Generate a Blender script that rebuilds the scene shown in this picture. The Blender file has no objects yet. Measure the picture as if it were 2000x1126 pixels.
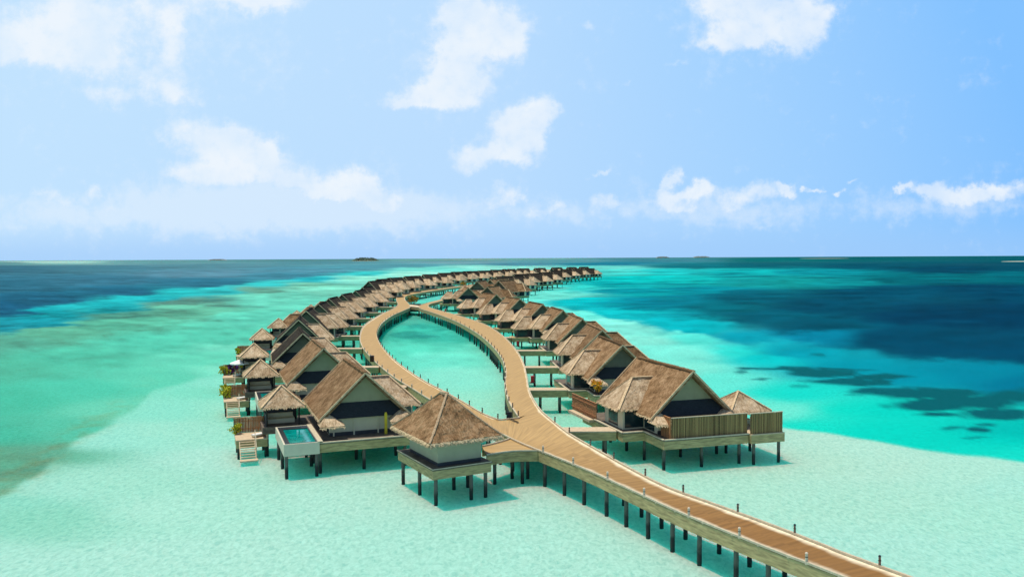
import bpy, math, random
import numpy as np
from mathutils import Vector, Matrix, noise as mnoise

R = math.radians
scene = bpy.context.scene
col = scene.collection
random.seed(7)

# ------------------------------------------------------------------ camera
F = 1600.0; CX, CY = 1000.0, 563.0; CAMH = 20.0
PITCH = math.atan(59.25 / F); ROLL = 0.00475
cam_data = bpy.data.cameras.new("camera")
cam = bpy.data.objects.new("camera", cam_data)
col.objects.link(cam)
cam_data.sensor_width = 36.0
cam_data.lens = F / 2000.0 * 36.0
cam_data.clip_start = 0.5
cam_data.clip_end = 200000.0
cam.location = (0, 0, CAMH)
Mc = Matrix.Rotation(math.pi / 2 - PITCH, 3, 'X') @ Matrix.Rotation(-ROLL, 3, 'Z')
cam.rotation_euler = Mc.to_euler()
scene.camera = cam
McI = Mc.inverted()


def W(px, py, h):
    """survey point: where the sight line through a spot of the photo meets height h"""
    d = Mc @ Vector((px - CX, -(py - CY), -F))
    t = (h - CAMH) / d.z
    return Vector((d.x * t, d.y * t, h))


def PX(p):
    q = McI @ (Vector(p) - Vector((0, 0, CAMH)))
    return (CX - q.x / q.z * F, CY + q.y / q.z * F)


# ------------------------------------------------------------------ materials
def new_mat(name):
    m = bpy.data.materials.new(name)
    m.use_nodes = True
    nt = m.node_tree
    b = nt.nodes['Principled BSDF']
    return m, nt, b


def N(nt, typ, **kw):
    n = nt.nodes.new(typ)
    for k, v in kw.items():
        setattr(n, k, v)
    return n


def ramp(nt, stops):
    r = N(nt, 'ShaderNodeValToRGB')
    cr = r.color_ramp
    while len(cr.elements) < len(stops):
        cr.elements.new(0.5)
    for e, (p, c) in zip(cr.elements, stops):
        e.position = p
        e.color = (c[0], c[1], c[2], 1)
    return r


def simple(name, c, rough=0.7, var=0.25, scale=3.0, spec=0.3, stretch=(1, 1, 1), bump=0.0, metallic=0):
    m, nt, b = new_mat(name)
    tc = N(nt, 'ShaderNodeTexCoord')
    mp = N(nt, 'ShaderNodeMapping')
    mp.inputs['Scale'].default_value = stretch
    nt.links.new(tc.outputs['Object'], mp.inputs[0])
    no = N(nt, 'ShaderNodeTexNoise')
    no.inputs['Scale'].default_value = scale
    no.inputs['Detail'].default_value = 6
    nt.links.new(mp.outputs[0], no.inputs['Vector'])
    r = ramp(nt, [(0.3, [x * (1 - var) for x in c]), (0.7, [min(1, x * (1 + var)) for x in c])])
    nt.links.new(no.outputs['Fac'], r.inputs[0])
    nt.links.new(r.outputs[0], b.inputs['Base Color'])
    b.inputs['Roughness'].default_value = rough
    b.inputs['Specular IOR Level'].default_value = spec
    b.inputs['Metallic'].default_value = metallic
    if bump:
        bp = N(nt, 'ShaderNodeBump')
        bp.inputs['Strength'].default_value = bump
        bp.inputs['Distance'].default_value = 0.05
        nt.links.new(no.outputs['Fac'], bp.inputs['Height'])
        nt.links.new(bp.outputs[0], b.inputs['Normal'])
    return m


def thatch(name, dark, mid, light, seed=0.0):
    m, nt, b = new_mat(name)
    uv = N(nt, 'ShaderNodeUVMap')
    oi = N(nt, 'ShaderNodeObjectInfo')
    mp = N(nt, 'ShaderNodeMapping')
    mp.inputs['Scale'].default_value = (7.5, 3.4, 1)
    nt.links.new(uv.outputs[0], mp.inputs[0])
    addv = N(nt, 'ShaderNodeVectorMath', operation='ADD')
    sc = N(nt, 'ShaderNodeVectorMath', operation='SCALE')
    cmb = N(nt, 'ShaderNodeCombineXYZ')
    for i in range(3):
        nt.links.new(oi.outputs['Random'], cmb.inputs[i])
    nt.links.new(cmb.outputs[0], sc.inputs[0])
    sc.inputs['Scale'].default_value = 60.0
    nt.links.new(mp.outputs[0], addv.inputs[0])
    nt.links.new(sc.outputs[0], addv.inputs[1])
    n1 = N(nt, 'ShaderNodeTexNoise')
    n1.inputs['Scale'].default_value = 1.0
    n1.inputs['Detail'].default_value = 8
    n1.inputs['Roughness'].default_value = 0.75
    nt.links.new(addv.outputs[0], n1.inputs['Vector'])
    add2 = N(nt, 'ShaderNodeVectorMath', operation='ADD')
    nt.links.new(uv.outputs[0], add2.inputs[0])
    nt.links.new(sc.outputs[0], add2.inputs[1])
    n2 = N(nt, 'ShaderNodeTexNoise')
    n2.inputs['Scale'].default_value = 0.9
    n2.inputs['Detail'].default_value = 4
    nt.links.new(add2.outputs[0], n2.inputs['Vector'])
    mx = N(nt, 'ShaderNodeMath', operation='MULTIPLY_ADD')
    nt.links.new(n1.outputs['Fac'], mx.inputs[0])
    mx.inputs[1].default_value = 0.62
    ma = N(nt, 'ShaderNodeMath', operation='MULTIPLY')
    nt.links.new(n2.outputs['Fac'], ma.inputs[0])
    ma.inputs[1].default_value = 0.38
    nt.links.new(ma.outputs[0], mx.inputs[2])
    r = ramp(nt, [(0.38, dark), (0.49, mid), (0.62, light)])
    nt.links.new(mx.outputs[0], r.inputs[0])
    vr = N(nt, 'ShaderNodeMapRange')
    nt.links.new(oi.outputs['Random'], vr.inputs['Value'])
    vr.inputs['To Min'].default_value = 0.78
    vr.inputs['To Max'].default_value = 1.14
    vm = N(nt, 'ShaderNodeVectorMath', operation='SCALE')
    nt.links.new(r.outputs[0], vm.inputs[0])
    nt.links.new(vr.outputs[0], vm.inputs['Scale'])
    nt.links.new(vm.outputs[0], b.inputs['Base Color'])
    b.inputs['Roughness'].default_value = 0.95
    b.inputs['Specular IOR Level'].default_value = 0.1
    bp = N(nt, 'ShaderNodeBump')
    bp.inputs['Strength'].default_value = 0.9
    bp.inputs['Distance'].default_value = 0.12
    nt.links.new(n1.outputs['Fac'], bp.inputs['Height'])
    nt.links.new(bp.outputs[0], b.inputs['Normal'])
    return m


def fence_mat(name, a, c):
    m, nt, b = new_mat(name)
    uv = N(nt, 'ShaderNodeUVMap')
    mp = N(nt, 'ShaderNodeMapping')
    mp.inputs['Scale'].default_value = (5.5, 0.05, 1)
    nt.links.new(uv.outputs[0], mp.inputs[0])
    n1 = N(nt, 'ShaderNodeTexNoise')
    n1.inputs['Scale'].default_value = 1.0
    n1.inputs['Detail'].default_value = 3
    nt.links.new(mp.outputs[0], n1.inputs['Vector'])
    r = ramp(nt, [(0.38, a), (0.62, c)])
    nt.links.new(n1.outputs['Fac'], r.inputs[0])
    nt.links.new(r.outputs[0], b.inputs['Base Color'])
    b.inputs['Roughness'].default_value = 0.8
    return m


def plank_mat(name, worn, dry, pale, dist=55.0):
    """deck boards laid across; 'edge' = metres to the nearest edge of the deck, 'near' = how wet brown"""
    m, nt, b = new_mat(name)
    uv = N(nt, 'ShaderNodeUVMap')
    mp = N(nt, 'ShaderNodeMapping')
    mp.inputs['Scale'].default_value = (0.18, 3.2, 1)
    nt.links.new(uv.outputs[0], mp.inputs[0])
    n1 = N(nt, 'ShaderNodeTexNoise')
    n1.inputs['Scale'].default_value = 1.0
    n1.inputs['Detail'].default_value = 5
    nt.links.new(mp.outputs[0], n1.inputs['Vector'])
    n2 = N(nt, 'ShaderNodeTexNoise')
    n2.inputs['Scale'].default_value = 0.5
    n2.inputs['Detail'].default_value = 6
    nt.links.new(uv.outputs[0], n2.inputs['Vector'])
    at = N(nt, 'ShaderNodeAttribute', attribute_name='edge')
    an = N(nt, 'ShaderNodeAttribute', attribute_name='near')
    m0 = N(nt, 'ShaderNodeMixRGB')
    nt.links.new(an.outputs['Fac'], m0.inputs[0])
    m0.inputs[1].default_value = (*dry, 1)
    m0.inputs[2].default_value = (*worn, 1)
    # edge boards bleached by the sun
    ad = N(nt, 'ShaderNodeMath', operation='MULTIPLY_ADD')
    nt.links.new(n2.outputs['Fac'], ad.inputs[0])
    ad.inputs[1].default_value = 0.8
    nt.links.new(at.outputs['Fac'], ad.inputs[2])
    mr = N(nt, 'ShaderNodeMapRange')
    mr.interpolation_type = 'SMOOTHSTEP'
    nt.links.new(ad.outputs[0], mr.inputs['Value'])
    mr.inputs['From Min'].default_value = 0.45
    mr.inputs['From Max'].default_value = 1.15
    mr.inputs['To Min'].default_value = 1.0
    mr.inputs['To Max'].default_value = 0.0
    m1 = N(nt, 'ShaderNodeMixRGB')
    nt.links.new(mr.outputs[0], m1.inputs[0])
    nt.links.new(m0.outputs[0], m1.inputs[1])
    m1.inputs[2].default_value = (*pale, 1)
    # board to board differences
    r = ramp(nt, [(0.3, (0.76, 0.75, 0.74)), (0.7, (1.18, 1.17, 1.16))])
    mu = N(nt, 'ShaderNodeMixRGB', blend_type='MULTIPLY')
    mu.inputs[0].default_value = 1.0
    nt.links.new(n1.outputs['Fac'], r.inputs[0])
    nt.links.new(m1.outputs[0], mu.inputs[1])
    nt.links.new(r.outputs[0], mu.inputs[2])
    nt.links.new(mu.outputs[0], b.inputs['Base Color'])
    b.inputs['Roughness'].default_value = 0.7
    b.inputs['Specular IOR Level'].default_value = 0.25
    return m


M = {}
M['thatch'] = thatch('brown_thatch', (0.085, 0.049, 0.023), (0.225, 0.135, 0.065), (0.40, 0.265, 0.148))
M['thatch_pale'] = thatch('pale_thatch', (0.22, 0.14, 0.075), (0.49, 0.355, 0.215), (0.74, 0.60, 0.41))  # pale tone puts the brighter light on the wing slopes into the colour
M['thatch_dark'] = thatch('shaded_dark_thatch', (0.014, 0.012, 0.009), (0.036, 0.030, 0.022), (0.075, 0.060, 0.044))  # dark tone paints in the shade between straws on slopes seen edge-on
M['straw'] = simple('straw', (0.60, 0.45, 0.27), 0.9, 0.4, 9, 0.1)
M['wall'] = simple('grey_green_panel', (0.62, 0.585, 0.40), 0.75, 0.06, 1.2)
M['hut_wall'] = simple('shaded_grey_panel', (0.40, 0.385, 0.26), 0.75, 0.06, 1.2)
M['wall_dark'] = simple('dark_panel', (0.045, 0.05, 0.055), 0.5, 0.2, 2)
M['gable'] = simple('gable_panel', (0.31, 0.31, 0.185), 0.8, 0.08, 1.0)
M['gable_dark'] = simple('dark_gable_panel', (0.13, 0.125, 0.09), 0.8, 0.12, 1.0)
M['pent'] = simple('navy_slate', (0.022, 0.027, 0.030), 0.6, 0.4, 5, 0.2, (1, 1, 6))
M['trim'] = simple('pale_timber', (0.54, 0.47, 0.33), 0.8, 0.15, 4)
M['fascia'] = simple('weathered_olive_timber', (0.41, 0.33, 0.16), 0.8, 0.35, 1.2, 0.2, (1, 1, 6))
M['deck'] = simple('deck_timber', (0.15, 0.12, 0.09), 0.8, 0.3, 2.5, 0.2)
M['deck_pale'] = simple('bleached_deck_timber', (0.56, 0.44, 0.29), 0.8, 0.15, 3, 0.2)
M['beam'] = simple('dark_beam', (0.035, 0.035, 0.03), 0.8, 0.3, 2)
M['glass'] = simple('dark_glass', (0.01, 0.035, 0.04), 0.12, 0.2, 1, 0.8)
M['white'] = simple('white_paint', (0.80, 0.79, 0.75), 0.6, 0.05, 3)
M['pool_wall'] = simple('pool_render', (0.60, 0.56, 0.42), 0.75, 0.06, 1.2)
M['pool_tile'] = simple('dark_pool_tile', (0.025, 0.03, 0.035), 0.35, 0.2, 6, 0.5)
M['pool_water'] = simple('pool_water', (0.0, 0.27, 0.24), 0.12, 0.35, 1.6, 0.5)
M['fence'] = fence_mat('brown_fence_boards', (0.16, 0.06, 0.02), (0.58, 0.28, 0.11))
M['fence_grey'] = fence_mat('grey_olive_fence_boards', (0.09, 0.052, 0.016), (0.42, 0.27, 0.10))
M['red'] = simple('red_paint', (0.45, 0.02, 0.02), 0.4, 0.1, 3, 0.5)
M['brown'] = simple('brown_wood', (0.08, 0.035, 0.02), 0.7, 0.2, 3)
M['post'] = simple('post_timber', (0.22, 0.17, 0.12), 0.8, 0.3, 6)
M['post_pale'] = simple('pale_post_timber', (0.6, 0.5, 0.38), 0.8, 0.2, 6)
M['black'] = simple('black_metal', (0.02, 0.02, 0.022), 0.5, 0.1, 3, 0.5)
M['leaf_yellow'] = simple('yellow_green_leaves', (0.42, 0.42, 0.02), 0.7, 0.5, 6)
M['leaf_green'] = simple('green_leaves', (0.07, 0.12, 0.02), 0.7, 0.5, 6)
M['leaf_orange'] = simple('orange_flowers', (0.75, 0.36, 0.02), 0.7, 0.35, 6)
M['leaf_purple'] = simple('purple_flowers', (0.13, 0.03, 0.20), 0.7, 0.5, 6)
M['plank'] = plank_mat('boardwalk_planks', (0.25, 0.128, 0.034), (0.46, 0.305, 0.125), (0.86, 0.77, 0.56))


def pile_material():
    m, nt, b = new_mat('tide_stained_pile')
    g = N(nt, 'ShaderNodeNewGeometry')
    sp = N(nt, 'ShaderNodeSeparateXYZ')
    nt.links.new(g.outputs['Position'], sp.inputs[0])
    no = N(nt, 'ShaderNodeTexNoise')
    no.inputs['Scale'].default_value = 2.5
    nt.links.new(g.outputs['Position'], no.inputs['Vector'])
    ad = N(nt, 'ShaderNodeMath', operation='ADD')
    nt.links.new(sp.outputs[2], ad.inputs[0])
    nt.links.new(no.outputs['Fac'], ad.inputs[1])
    mr = N(nt, 'ShaderNodeMapRange')
    nt.links.new(ad.outputs[0], mr.inputs['Value'])
    mr.inputs['From Min'].default_value = 1.35
    mr.inputs['From Max'].default_value = 1.75
    mx = N(nt, 'ShaderNodeMixRGB')
    nt.links.new(mr.outputs[0], mx.inputs[0])
    mx.inputs[1].default_value = (0.012, 0.016, 0.014, 1)
    mx.inputs[2].default_value = (0.10, 0.105, 0.085, 1)
    nt.links.new(mx.outputs[0], b.inputs['Base Color'])
    b.inputs['Roughness'].default_value = 0.7
    return m


M['pile'] = pile_material()


# ------------------------------------------------------------------ mesh helper
class MB:
    def __init__(self):
        self.v = []; self.f = []; self.uv = []; self.mi = []

    def face(self, pts, uvs=None, mi=0):
        n = len(self.v)
        self.v.extend([tuple(p) for p in pts])
        self.f.append(tuple(range(n, n + len(pts))))
        self.uv.extend(uvs if uvs else [(0, 0)] * len(pts))
        self.mi.append(mi)

    def box(self, x0, y0, z0, x1, y1, z1, mi=0, M4=None):
        c = [Vector((x, y, z)) for z in (z0, z1) for y in (y0, y1) for x in (x0, x1)]
        if M4 is not None:
            c = [M4 @ p for p in c]
        for q in ((0, 2, 3, 1), (4, 5, 7, 6), (0, 1, 5, 4), (2, 6, 7, 3), (0, 4, 6, 2), (1, 3, 7, 5)):
            p = [c[i] for i in q]
            w = (p[1] - p[0]).length; h = (p[2] - p[1]).length
            self.face(p, [(0, 0), (w, 0), (w, h), (0, h)], mi)

    def bar(self, a, b, w, h=None, mi=0):
        a = Vector(a); b = Vector(b); h = h or w
        d = (b - a); L = d.length; d.normalize()
        up = Vector((0, 0, 1)) if abs(d.z) < 0.95 else Vector((0, 1, 0))
        s = d.cross(up).normalized(); t = s.cross(d)
        M4 = Matrix((s, d, t)).transposed().to_4x4(); M4.translation = a
        self.box(-w / 2, 0, -h / 2, w / 2, L, h / 2, mi, M4)

    def cyl(self, x, y, z0, z1, r, n=8, r2=None, mi=0):
        r2 = r if r2 is None else r2
        a = [(x + r * math.cos(2 * math.pi * i / n), y + r * math.sin(2 * math.pi * i / n), z0) for i in range(n)]
        b = [(x + r2 * math.cos(2 * math.pi * i / n), y + r2 * math.sin(2 * math.pi * i / n), z1) for i in range(n)]
        for i in range(n):
            j = (i + 1) % n
            self.face([a[i], a[j], b[j], b[i]], None, mi)
        self.face(b, None, mi)

    def prism(self, poly, z0, z1, mi=0, mi_top=None):
        n = len(poly)
        area = sum(poly[i][0] * poly[(i + 1) % n][1] - poly[(i + 1) % n][0] * poly[i][1] for i in range(n))
        if area < 0:
            poly = poly[::-1]
        for i in range(n):
            a = poly[i]; b = poly[(i + 1) % n]
            L = math.hypot(b[0] - a[0], b[1] - a[1])
            self.face([(a[0], a[1], z0), (b[0], b[1], z0), (b[0], b[1], z1), (a[0], a[1], z1)],
                      [(0, 0), (L, 0), (L, z1 - z0), (0, z1 - z0)], mi)
        self.face([(p[0], p[1], z1) for p in poly], [(p[0], p[1]) for p in poly], mi if mi_top is None else mi_top)
        self.face([(p[0], p[1], z0) for p in poly[::-1]], None, mi)

    def slab(self, A, B, C, D, thick=0.28, step=0.3, amp=0.07, flare=0.0, seed=0.0, mi=0):
        """thatched roof plane: A,B on the eave, C over B, D over A; grid with uneven straw surface"""
        A, B, C, D = map(Vector, (A, B, C, D))
        nrm = (B - A).cross((D - A) if (D - A).length > 0.1 else (C - A)).normalized()
        if nrm.z < 0:
            nrm = -nrm
        L = (B - A).length; S = max((D - A).length, (C - B).length)
        nu = max(2, int(L / step)); nv = max(2, int(S / step))
        top = []; bot = []
        for j in range(nv + 1):
            v = j / nv
            rt = []; rb = []
            for i in range(nu + 1):
                u = i / nu
                P = (A * (1 - u) + B * u) * (1 - v) + (D * (1 - u) + C * u) * v
                k = mnoise.noise(Vector((P.x * 1.7 + seed, P.y * 1.7, P.z * 1.7))) + 0.6 * mnoise.noise(Vector((P.x * 4.3, P.y * 4.3 + seed, P.z * 4.3)))
                e = 0.35 if j == nv else 1.0
                rt.append(P + nrm * (amp * k * e) + Vector((0, 0, flare * (1 - v) ** 3)))
                rb.append(P - nrm * thick + Vector((0, 0, flare * (1 - v) ** 3)))
            top.append(rt); bot.append(rb)
        dirn = (B - A).normalized()
        for j in range(nv):
            for i in range(nu):
                q = [top[j][i], top[j][i + 1], top[j + 1][i + 1], top[j + 1][i]]
                if (q[1] - q[0]).cross(q[2] - q[0]).dot(nrm) < 0:
                    q = q[::-1]
                self.face(q, [((p - A).dot(dirn), p.z * 1.4 + (p - A).dot(dirn) * 0) for p in q], mi)
        def uvq(q):
            return [((p - A).dot(dirn), p.z * 1.4) for p in q]
        for i in range(nu):
            q = [top[0][i], bot[0][i], bot[0][i + 1], top[0][i + 1]]
            self.face(q, uvq(q), mi)
        for j in range(nv):
            for i in (0, nu):
                q = [top[j][i], top[j + 1][i], bot[j + 1][i], bot[j][i]]
                self.face(q, uvq(q), mi)
        q = [bot[0][0], bot[0][nu], bot[nv][nu], bot[nv][0]]
        self.face(q, uvq(q), mi)

    def fringe(self, A, B, out, n_per_m=7, length=0.3, mi=0, z=0.0):
        A = Vector(A); B = Vector(B); L = (B - A).length
        out = Vector(out)
        n = int(L * n_per_m)
        d = (B - A).normalized()
        for k in range(n):
            P = A.lerp(B, (k + random.random()) / n) + Vector((0, 0, z + random.uniform(-0.05, 0.05)))
            w = random.uniform(0.05, 0.11); l = length * random.uniform(0.35, 1.3)
            Q = P + out * l * random.uniform(0.35, 0.75) + Vector((0, 0, -l)) + d * random.uniform(-0.1, 0.1)
            self.face([P - d * w, P + d * w, Q + d * w * 0.4, Q - d * w * 0.4], [(random.random() * 9, 0), (1, 0), (1, 1), (0, 1)], mi)
            N2 = out.cross(d) * 0.0 + out * 0.04
            self.face([P + N2 + d * w, P + N2 - d * w, Q + N2 - d * w * 0.4, Q + N2 + d * w * 0.4], None, mi)

    def mesh(self, name, mats, smooth=False, merge=False):
        me = bpy.data.meshes.new(name)
        me.from_pydata(self.v, [], self.f)
        uvl = me.uv_layers.new(name='UVMap')
        uvl.data.foreach_set('uv', np.array(self.uv, dtype=np.float32).ravel())
        for m in mats:
            me.materials.append(m)
        me.polygons.foreach_set('material_index', self.mi)
        if smooth:
            me.polygons.foreach_set('use_smooth', [True] * len(me.polygons))
        me.update()
        if merge:
            import bmesh
            bm = bmesh.new(); bm.from_mesh(me)
            bmesh.ops.remove_doubles(bm, verts=bm.verts, dist=0.0005)
            bm.to_mesh(me); bm.free()
        return me


def tag(o, label=None, cat=None, group=None, kind=None):
    if label: o['label'] = label
    if cat: o['category'] = cat
    if group: o['group'] = group
    if kind: o['kind'] = kind
    return o


def empty(name, loc=(0, 0, 0), rz=0.0):
    o = bpy.data.objects.new(name, None)
    o.empty_display_size = 0.5
    col.objects.link(o)
    o.location = loc
    o.rotation_euler = (0, 0, rz)
    return o


def build(mb, name, mats, parent=None, smooth=False, merge=False):
    if not isinstance(mats, (list, tuple)):
        mats = [mats]
    o = bpy.data.objects.new(name, mb.mesh(name, mats, smooth, merge))
    col.objects.link(o)
    if parent is not None:
        o.parent = parent
    return o


def child_data(name, me, parent, loc=(0, 0, 0)):
    o = bpy.data.objects.new(name, me)
    col.objects.link(o)
    o.parent = parent
    o.location = loc
    return o


def kids(o):
    return [c for c in ALLP.get(o.name, [])]


def copy_tree(o, parent=None):
    c = o.copy()
    col.objects.link(c)
    c.parent = parent
    for ch in list(o.children):
        copy_tree(ch, c)
    return c


ALLP = {}
SEABED_Z = -0.02
SEA_Z = 0.30
pile_mb = MB(); pile_mb.cyl(0, 0, SEABED_Z - 0.6, 2.35, 0.16, 10)
PILE = pile_mb.mesh('pile', [M['pile']], smooth=False)
pile_mb = MB(); pile_mb.cyl(0, 0, SEABED_Z - 0.6, 1.2, 0.12, 8)
PILE_LOW = pile_mb.mesh('low_pile', [M['pile']])

ORD = ['first', 'second', 'third', 'fourth', 'fifth', 'sixth', 'seventh', 'eighth', 'ninth', 'tenth', 'eleventh',
       'twelfth', 'thirteenth', 'fourteenth', 'fifteenth', 'sixteenth', 'seventeenth', 'eighteenth', 'nineteenth',
       'twentieth']
TENS = {2: 'twenty', 3: 'thirty', 4: 'forty', 5: 'fifty', 6: 'sixty', 7: 'seventy'}


def ordw(i):
    n = i + 1
    if n <= 20: return ORD[i]
    if n % 10 == 0: return TENS[n // 10][:-1] + 'ieth'
    return TENS[n // 10] + '-' + ORD[n % 10 - 1]


# ------------------------------------------------------------------ villa parts (local: +y along the ridge, +x towards the boardwalk when s=1)
DECK = 3.0
RIDGE = 9.0


def make_villa(s, main_mat, wing_mat, length=12.0, outer_wing=None, gable_mat=None, rear_wing=True, side_wing=False):
    """s=+1: boardwalk lies on local +x ; s=-1: boardwalk lies on local -x"""
    root = empty('overwater_villa')
    X = lambda v: v * s
    HW = 4.4; EV = 4.75
    # main gabled roof
    for side in (1, -1):
        mb = MB()
        mb.slab((side * HW, -0.2, EV), (side * HW, length, EV), (0, length, RIDGE), (0, -0.2, RIDGE), seed=side * 3.1, step=0.33)
        ro = build(mb, 'main_roof', main_mat, root)
        fr = MB()
        fr.fringe((side * HW, -0.2, EV - 0.05), (side * HW, length, EV - 0.05), (side, 0, 0), 10, 0.17)
        build(fr, 'eave_fringe', M['straw'], ro)
    # verge and ridge trims
    for side in (1, -1):
        for y in (-0.22, length + 0.04):
            mb = MB()
            mb.bar((0, y, RIDGE + 0.02), (side * (HW + 0.05), y, EV - 0.02), 0.10, 0.17)
            build(mb, 'verge_trim', M['straw'], root)
    mb = MB()
    for k in range(int(length / 0.4)):
        y = -0.2 + k * 0.4
        mb.bar((random.uniform(-.03, .03), y, RIDGE + 0.05 + random.uniform(-.03, .03)), (0, y + 0.45, RIDGE + 0.05), random.uniform(0.34, 0.48), 0.16)
    build(mb, 'ridge_cap', main_mat, root)
    # gables
    for y in (0.7, length - 0.7):
        mb = MB()
        z0 = 6.1
        w = (RIDGE - z0) / (RIDGE - EV) * HW
        mb.face([(-w, y, z0), (w, y, z0), (0, y, RIDGE - 0.1)], None)
        mb.face([(-w, y + 0.12, z0), (0, y + 0.12, RIDGE - 0.1), (w, y + 0.12, z0)], None)
        build(mb, 'gable', gable_mat, root)
    for y, o in ((0.65, -1), (length - 0.65, 1)):
        mb = MB()
        z0 = 6.1
        w = (RIDGE - z0) / (RIDGE - EV) * HW + 0.05
        y1 = y + o * 0.7 * (1 if o < 0 else 0.4)
        q = [(-w, y, z0 + 0.05), (w, y, z0 + 0.05), (HW - 0.15, y1, EV), (-HW + 0.15, y1, EV)]
        mb.face(q if o < 0 else q[::-1], None)
        mb.face([(-HW + 0.15, y1, EV), (HW - 0.15, y1, EV), (HW - 0.15, y1 - o * 0.7, EV - 0.02), (-HW + 0.15, y1 - o * 0.7, EV - 0.02)], None)
        build(mb, 'pent_roof', M['pent'], root)
    # walls
    mb = MB()
    zt = EV + 0.5
    mb.box(-3.3, 0.6, DECK, 3.3, length - 0.8, zt, 0)
    mb.box(-3.4, 0.52, DECK + 0.004, 3.4, 0.6, DECK + 0.35, 1)
    for x in (-3.05, -1.1, 1.25, 2.9):
        mb.box(x, 0.5, DECK, x + 0.14, 0.6, zt, 0)
    walls = build(mb, 'wall', [M['wall'], M['wall_dark']], root)
    for y0 in np.arange(1.4, length - 3, 2.6):
        for sd in (-1, 1):
            wm = MB()
            wm.box(sd * 3.3 - 0.03, y0, DECK + 0.1, sd * 3.3 + 0.03, y0 + 2.1, EV + 0.1)
            build(wm, 'window', M['glass'], walls)
    # wing towards the boardwalk
    def wing(sd, yc, hd, zr, ze, tout, thip, name, mat, t0=0.0, shady=False):
        o = MB()
        xo = sd * tout; xh = sd * thip; x0 = sd * t0
        o.slab((x0, yc - hd, ze), (xo, yc - hd, ze), (xh, yc, zr), (x0, yc, zr), seed=yc, step=0.33)
        o.slab((x0, yc + hd, ze), (xo, yc + hd, ze), (xh, yc, zr), (x0, yc, zr), seed=yc + 2, step=0.33)
        o.slab((xo, yc - hd, ze), (xo, yc + hd, ze), (xh, yc, zr), (xh, yc, zr), seed=yc + 5, step=0.33)
        ob = build(o, name, mat, root)
        f = MB()
        f.fringe((x0, yc - hd, ze), (xo, yc - hd, ze), (0, -1, 0), 10, 0.17)
        f.fringe((xo, yc - hd, ze), (xo, yc + hd, ze), (sd, 0, 0), 10, 0.17)
        f.bar((x0 + sd * 0.2, yc, zr + 0.04), (xh, yc, zr + 0.04), 0.34, 0.12)
        f.bar((xh, yc, zr + 0.02), (xo, yc - hd, ze + 0.04), 0.26, 0.1)
        f.bar((xh, yc, zr + 0.02), (xo, yc + hd, ze + 0.04), 0.26, 0.1)
        build(f, 'eave_fringe', M['straw'], ob)
        b = MB()
        b.box(min(x0, xo - sd * 0.7), yc - hd + 0.5, DECK, max(x0, xo - sd * 0.7), yc + hd - 0.5, ze + 0.35, 0)
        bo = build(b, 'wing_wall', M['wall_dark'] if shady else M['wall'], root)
        g = MB()
        g.box(min(xo - sd * 0.73, xo - sd * 0.66), yc - 1.0, DECK + 0.15, max(xo - sd * 0.73, xo - sd * 0.66), yc + 1.2, ze + 0.1)
        build(g, 'window', M['glass'], bo)
        g = MB()
        g.box(min(xo - sd * 2.9, xo - sd * 0.9), yc - hd + 0.45, DECK + 0.15, max(xo - sd * 2.9, xo - sd * 0.9), yc - hd + 0.53, ze + 0.1)
        build(g, 'window', M['glass'], bo)
    wing(s, 5.9, 2.7, 7.75, 5.05, 6.3, 3.6, 'wing_roof', wing_mat)
    if rear_wing and s > 0:
        wing(s, 12.4, 3.0, 7.6, 4.7, 8.0, 5.0, 'wing_roof', wing_mat, 0.6)
    if side_wing:
        wing(s, 8.2, 2.5, 7.3, 4.8, 9.4, 7.0, 'side_roof', wing_mat, 5.2, True)
    if outer_wing:
        wing(-s, 10.5, 2.8, 7.7, 4.9, 7.4, 4.6, 'outer_wing_roof', outer_wing)
    # small corner thatch hoods beside the pent roof
    for side in (1, -1):
        mb = MB()
        xa = side * (HW + 0.1); xb = side * (HW - 2.2)
        mb.slab((xa, -1.25, EV - 0.45), (xb, -1.25, EV - 0.45), (side * (HW - 0.9), 0.1, EV + 0.5), (side * (HW - 0.6), 0.1, EV + 0.5), 0.2, 0.3, 0.05)
        mb.slab((xa, 0.6, EV - 0.45), (xa, -1.25, EV - 0.45), (side * (HW - 0.6), 0.1, EV + 0.5), (side * (HW - 0.6), 0.3, EV + 0.5), 0.2, 0.3, 0.05)
        mb.slab((xb, -1.25, EV - 0.45), (xb, 0.2, EV - 0.3), (side * (HW - 0.9), 0.1, EV + 0.5), (side * (HW - 0.9), 0.1, EV + 0.5), 0.15, 0.3, 0.05)
        mb.fringe((xa, -1.27, EV - 0.5), (xb, -1.27, EV - 0.5), (0, -1, 0), 12, 0.16, 1)
        build(mb, 'corner_hood', [wing_mat, M['straw']], root)
    # deck with fascia
    yb = length + (3.4 if rear_wing else 0.6)
    poly = [(X(-5.0), -1.95), (X(4.0), -1.95), (X(4.0), 2.2), (X(6.3), 2.2), (X(6.3), 9.2), (X(7.6 if rear_wing else 6.3), 9.2),
            (X(7.6 if rear_wing else 6.3), yb), (X(-5.0), yb)]
    mb = MB(); mb.prism(poly, DECK - 0.9, DECK - 0.12, 0)
    d = build(mb, 'deck_frame', M['fascia'], root)
    if side_wing:
        pk_ = MB(); pk_.box(min(X(6.4), X(10.0)), 4.9, DECK - 0.85, max(X(6.4), X(10.0)), 9.1, DECK - 0.02)
        build(pk_, 'side_deck', M['fascia'], root)
        for y in (5.4, 8.6):
            child_data('stilt', PILE, root, (X(9.6), y, 0))
    big = [(x + (0.06 if x > 0 else -0.06), y + (0.06 if y > 5 else -0.06)) for x, y in poly]
    mb = MB(); mb.prism(big, DECK - 0.12, DECK, 0)
    build(mb, 'deck_boards', M['deck'], root)
    mb = MB()
    rim = poly[:6]
    for i in range(len(rim) - 1):
        mb.bar((*rim[i], DECK + 0.03), (*rim[i + 1], DECK + 0.03), 0.22, 0.1)
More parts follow.
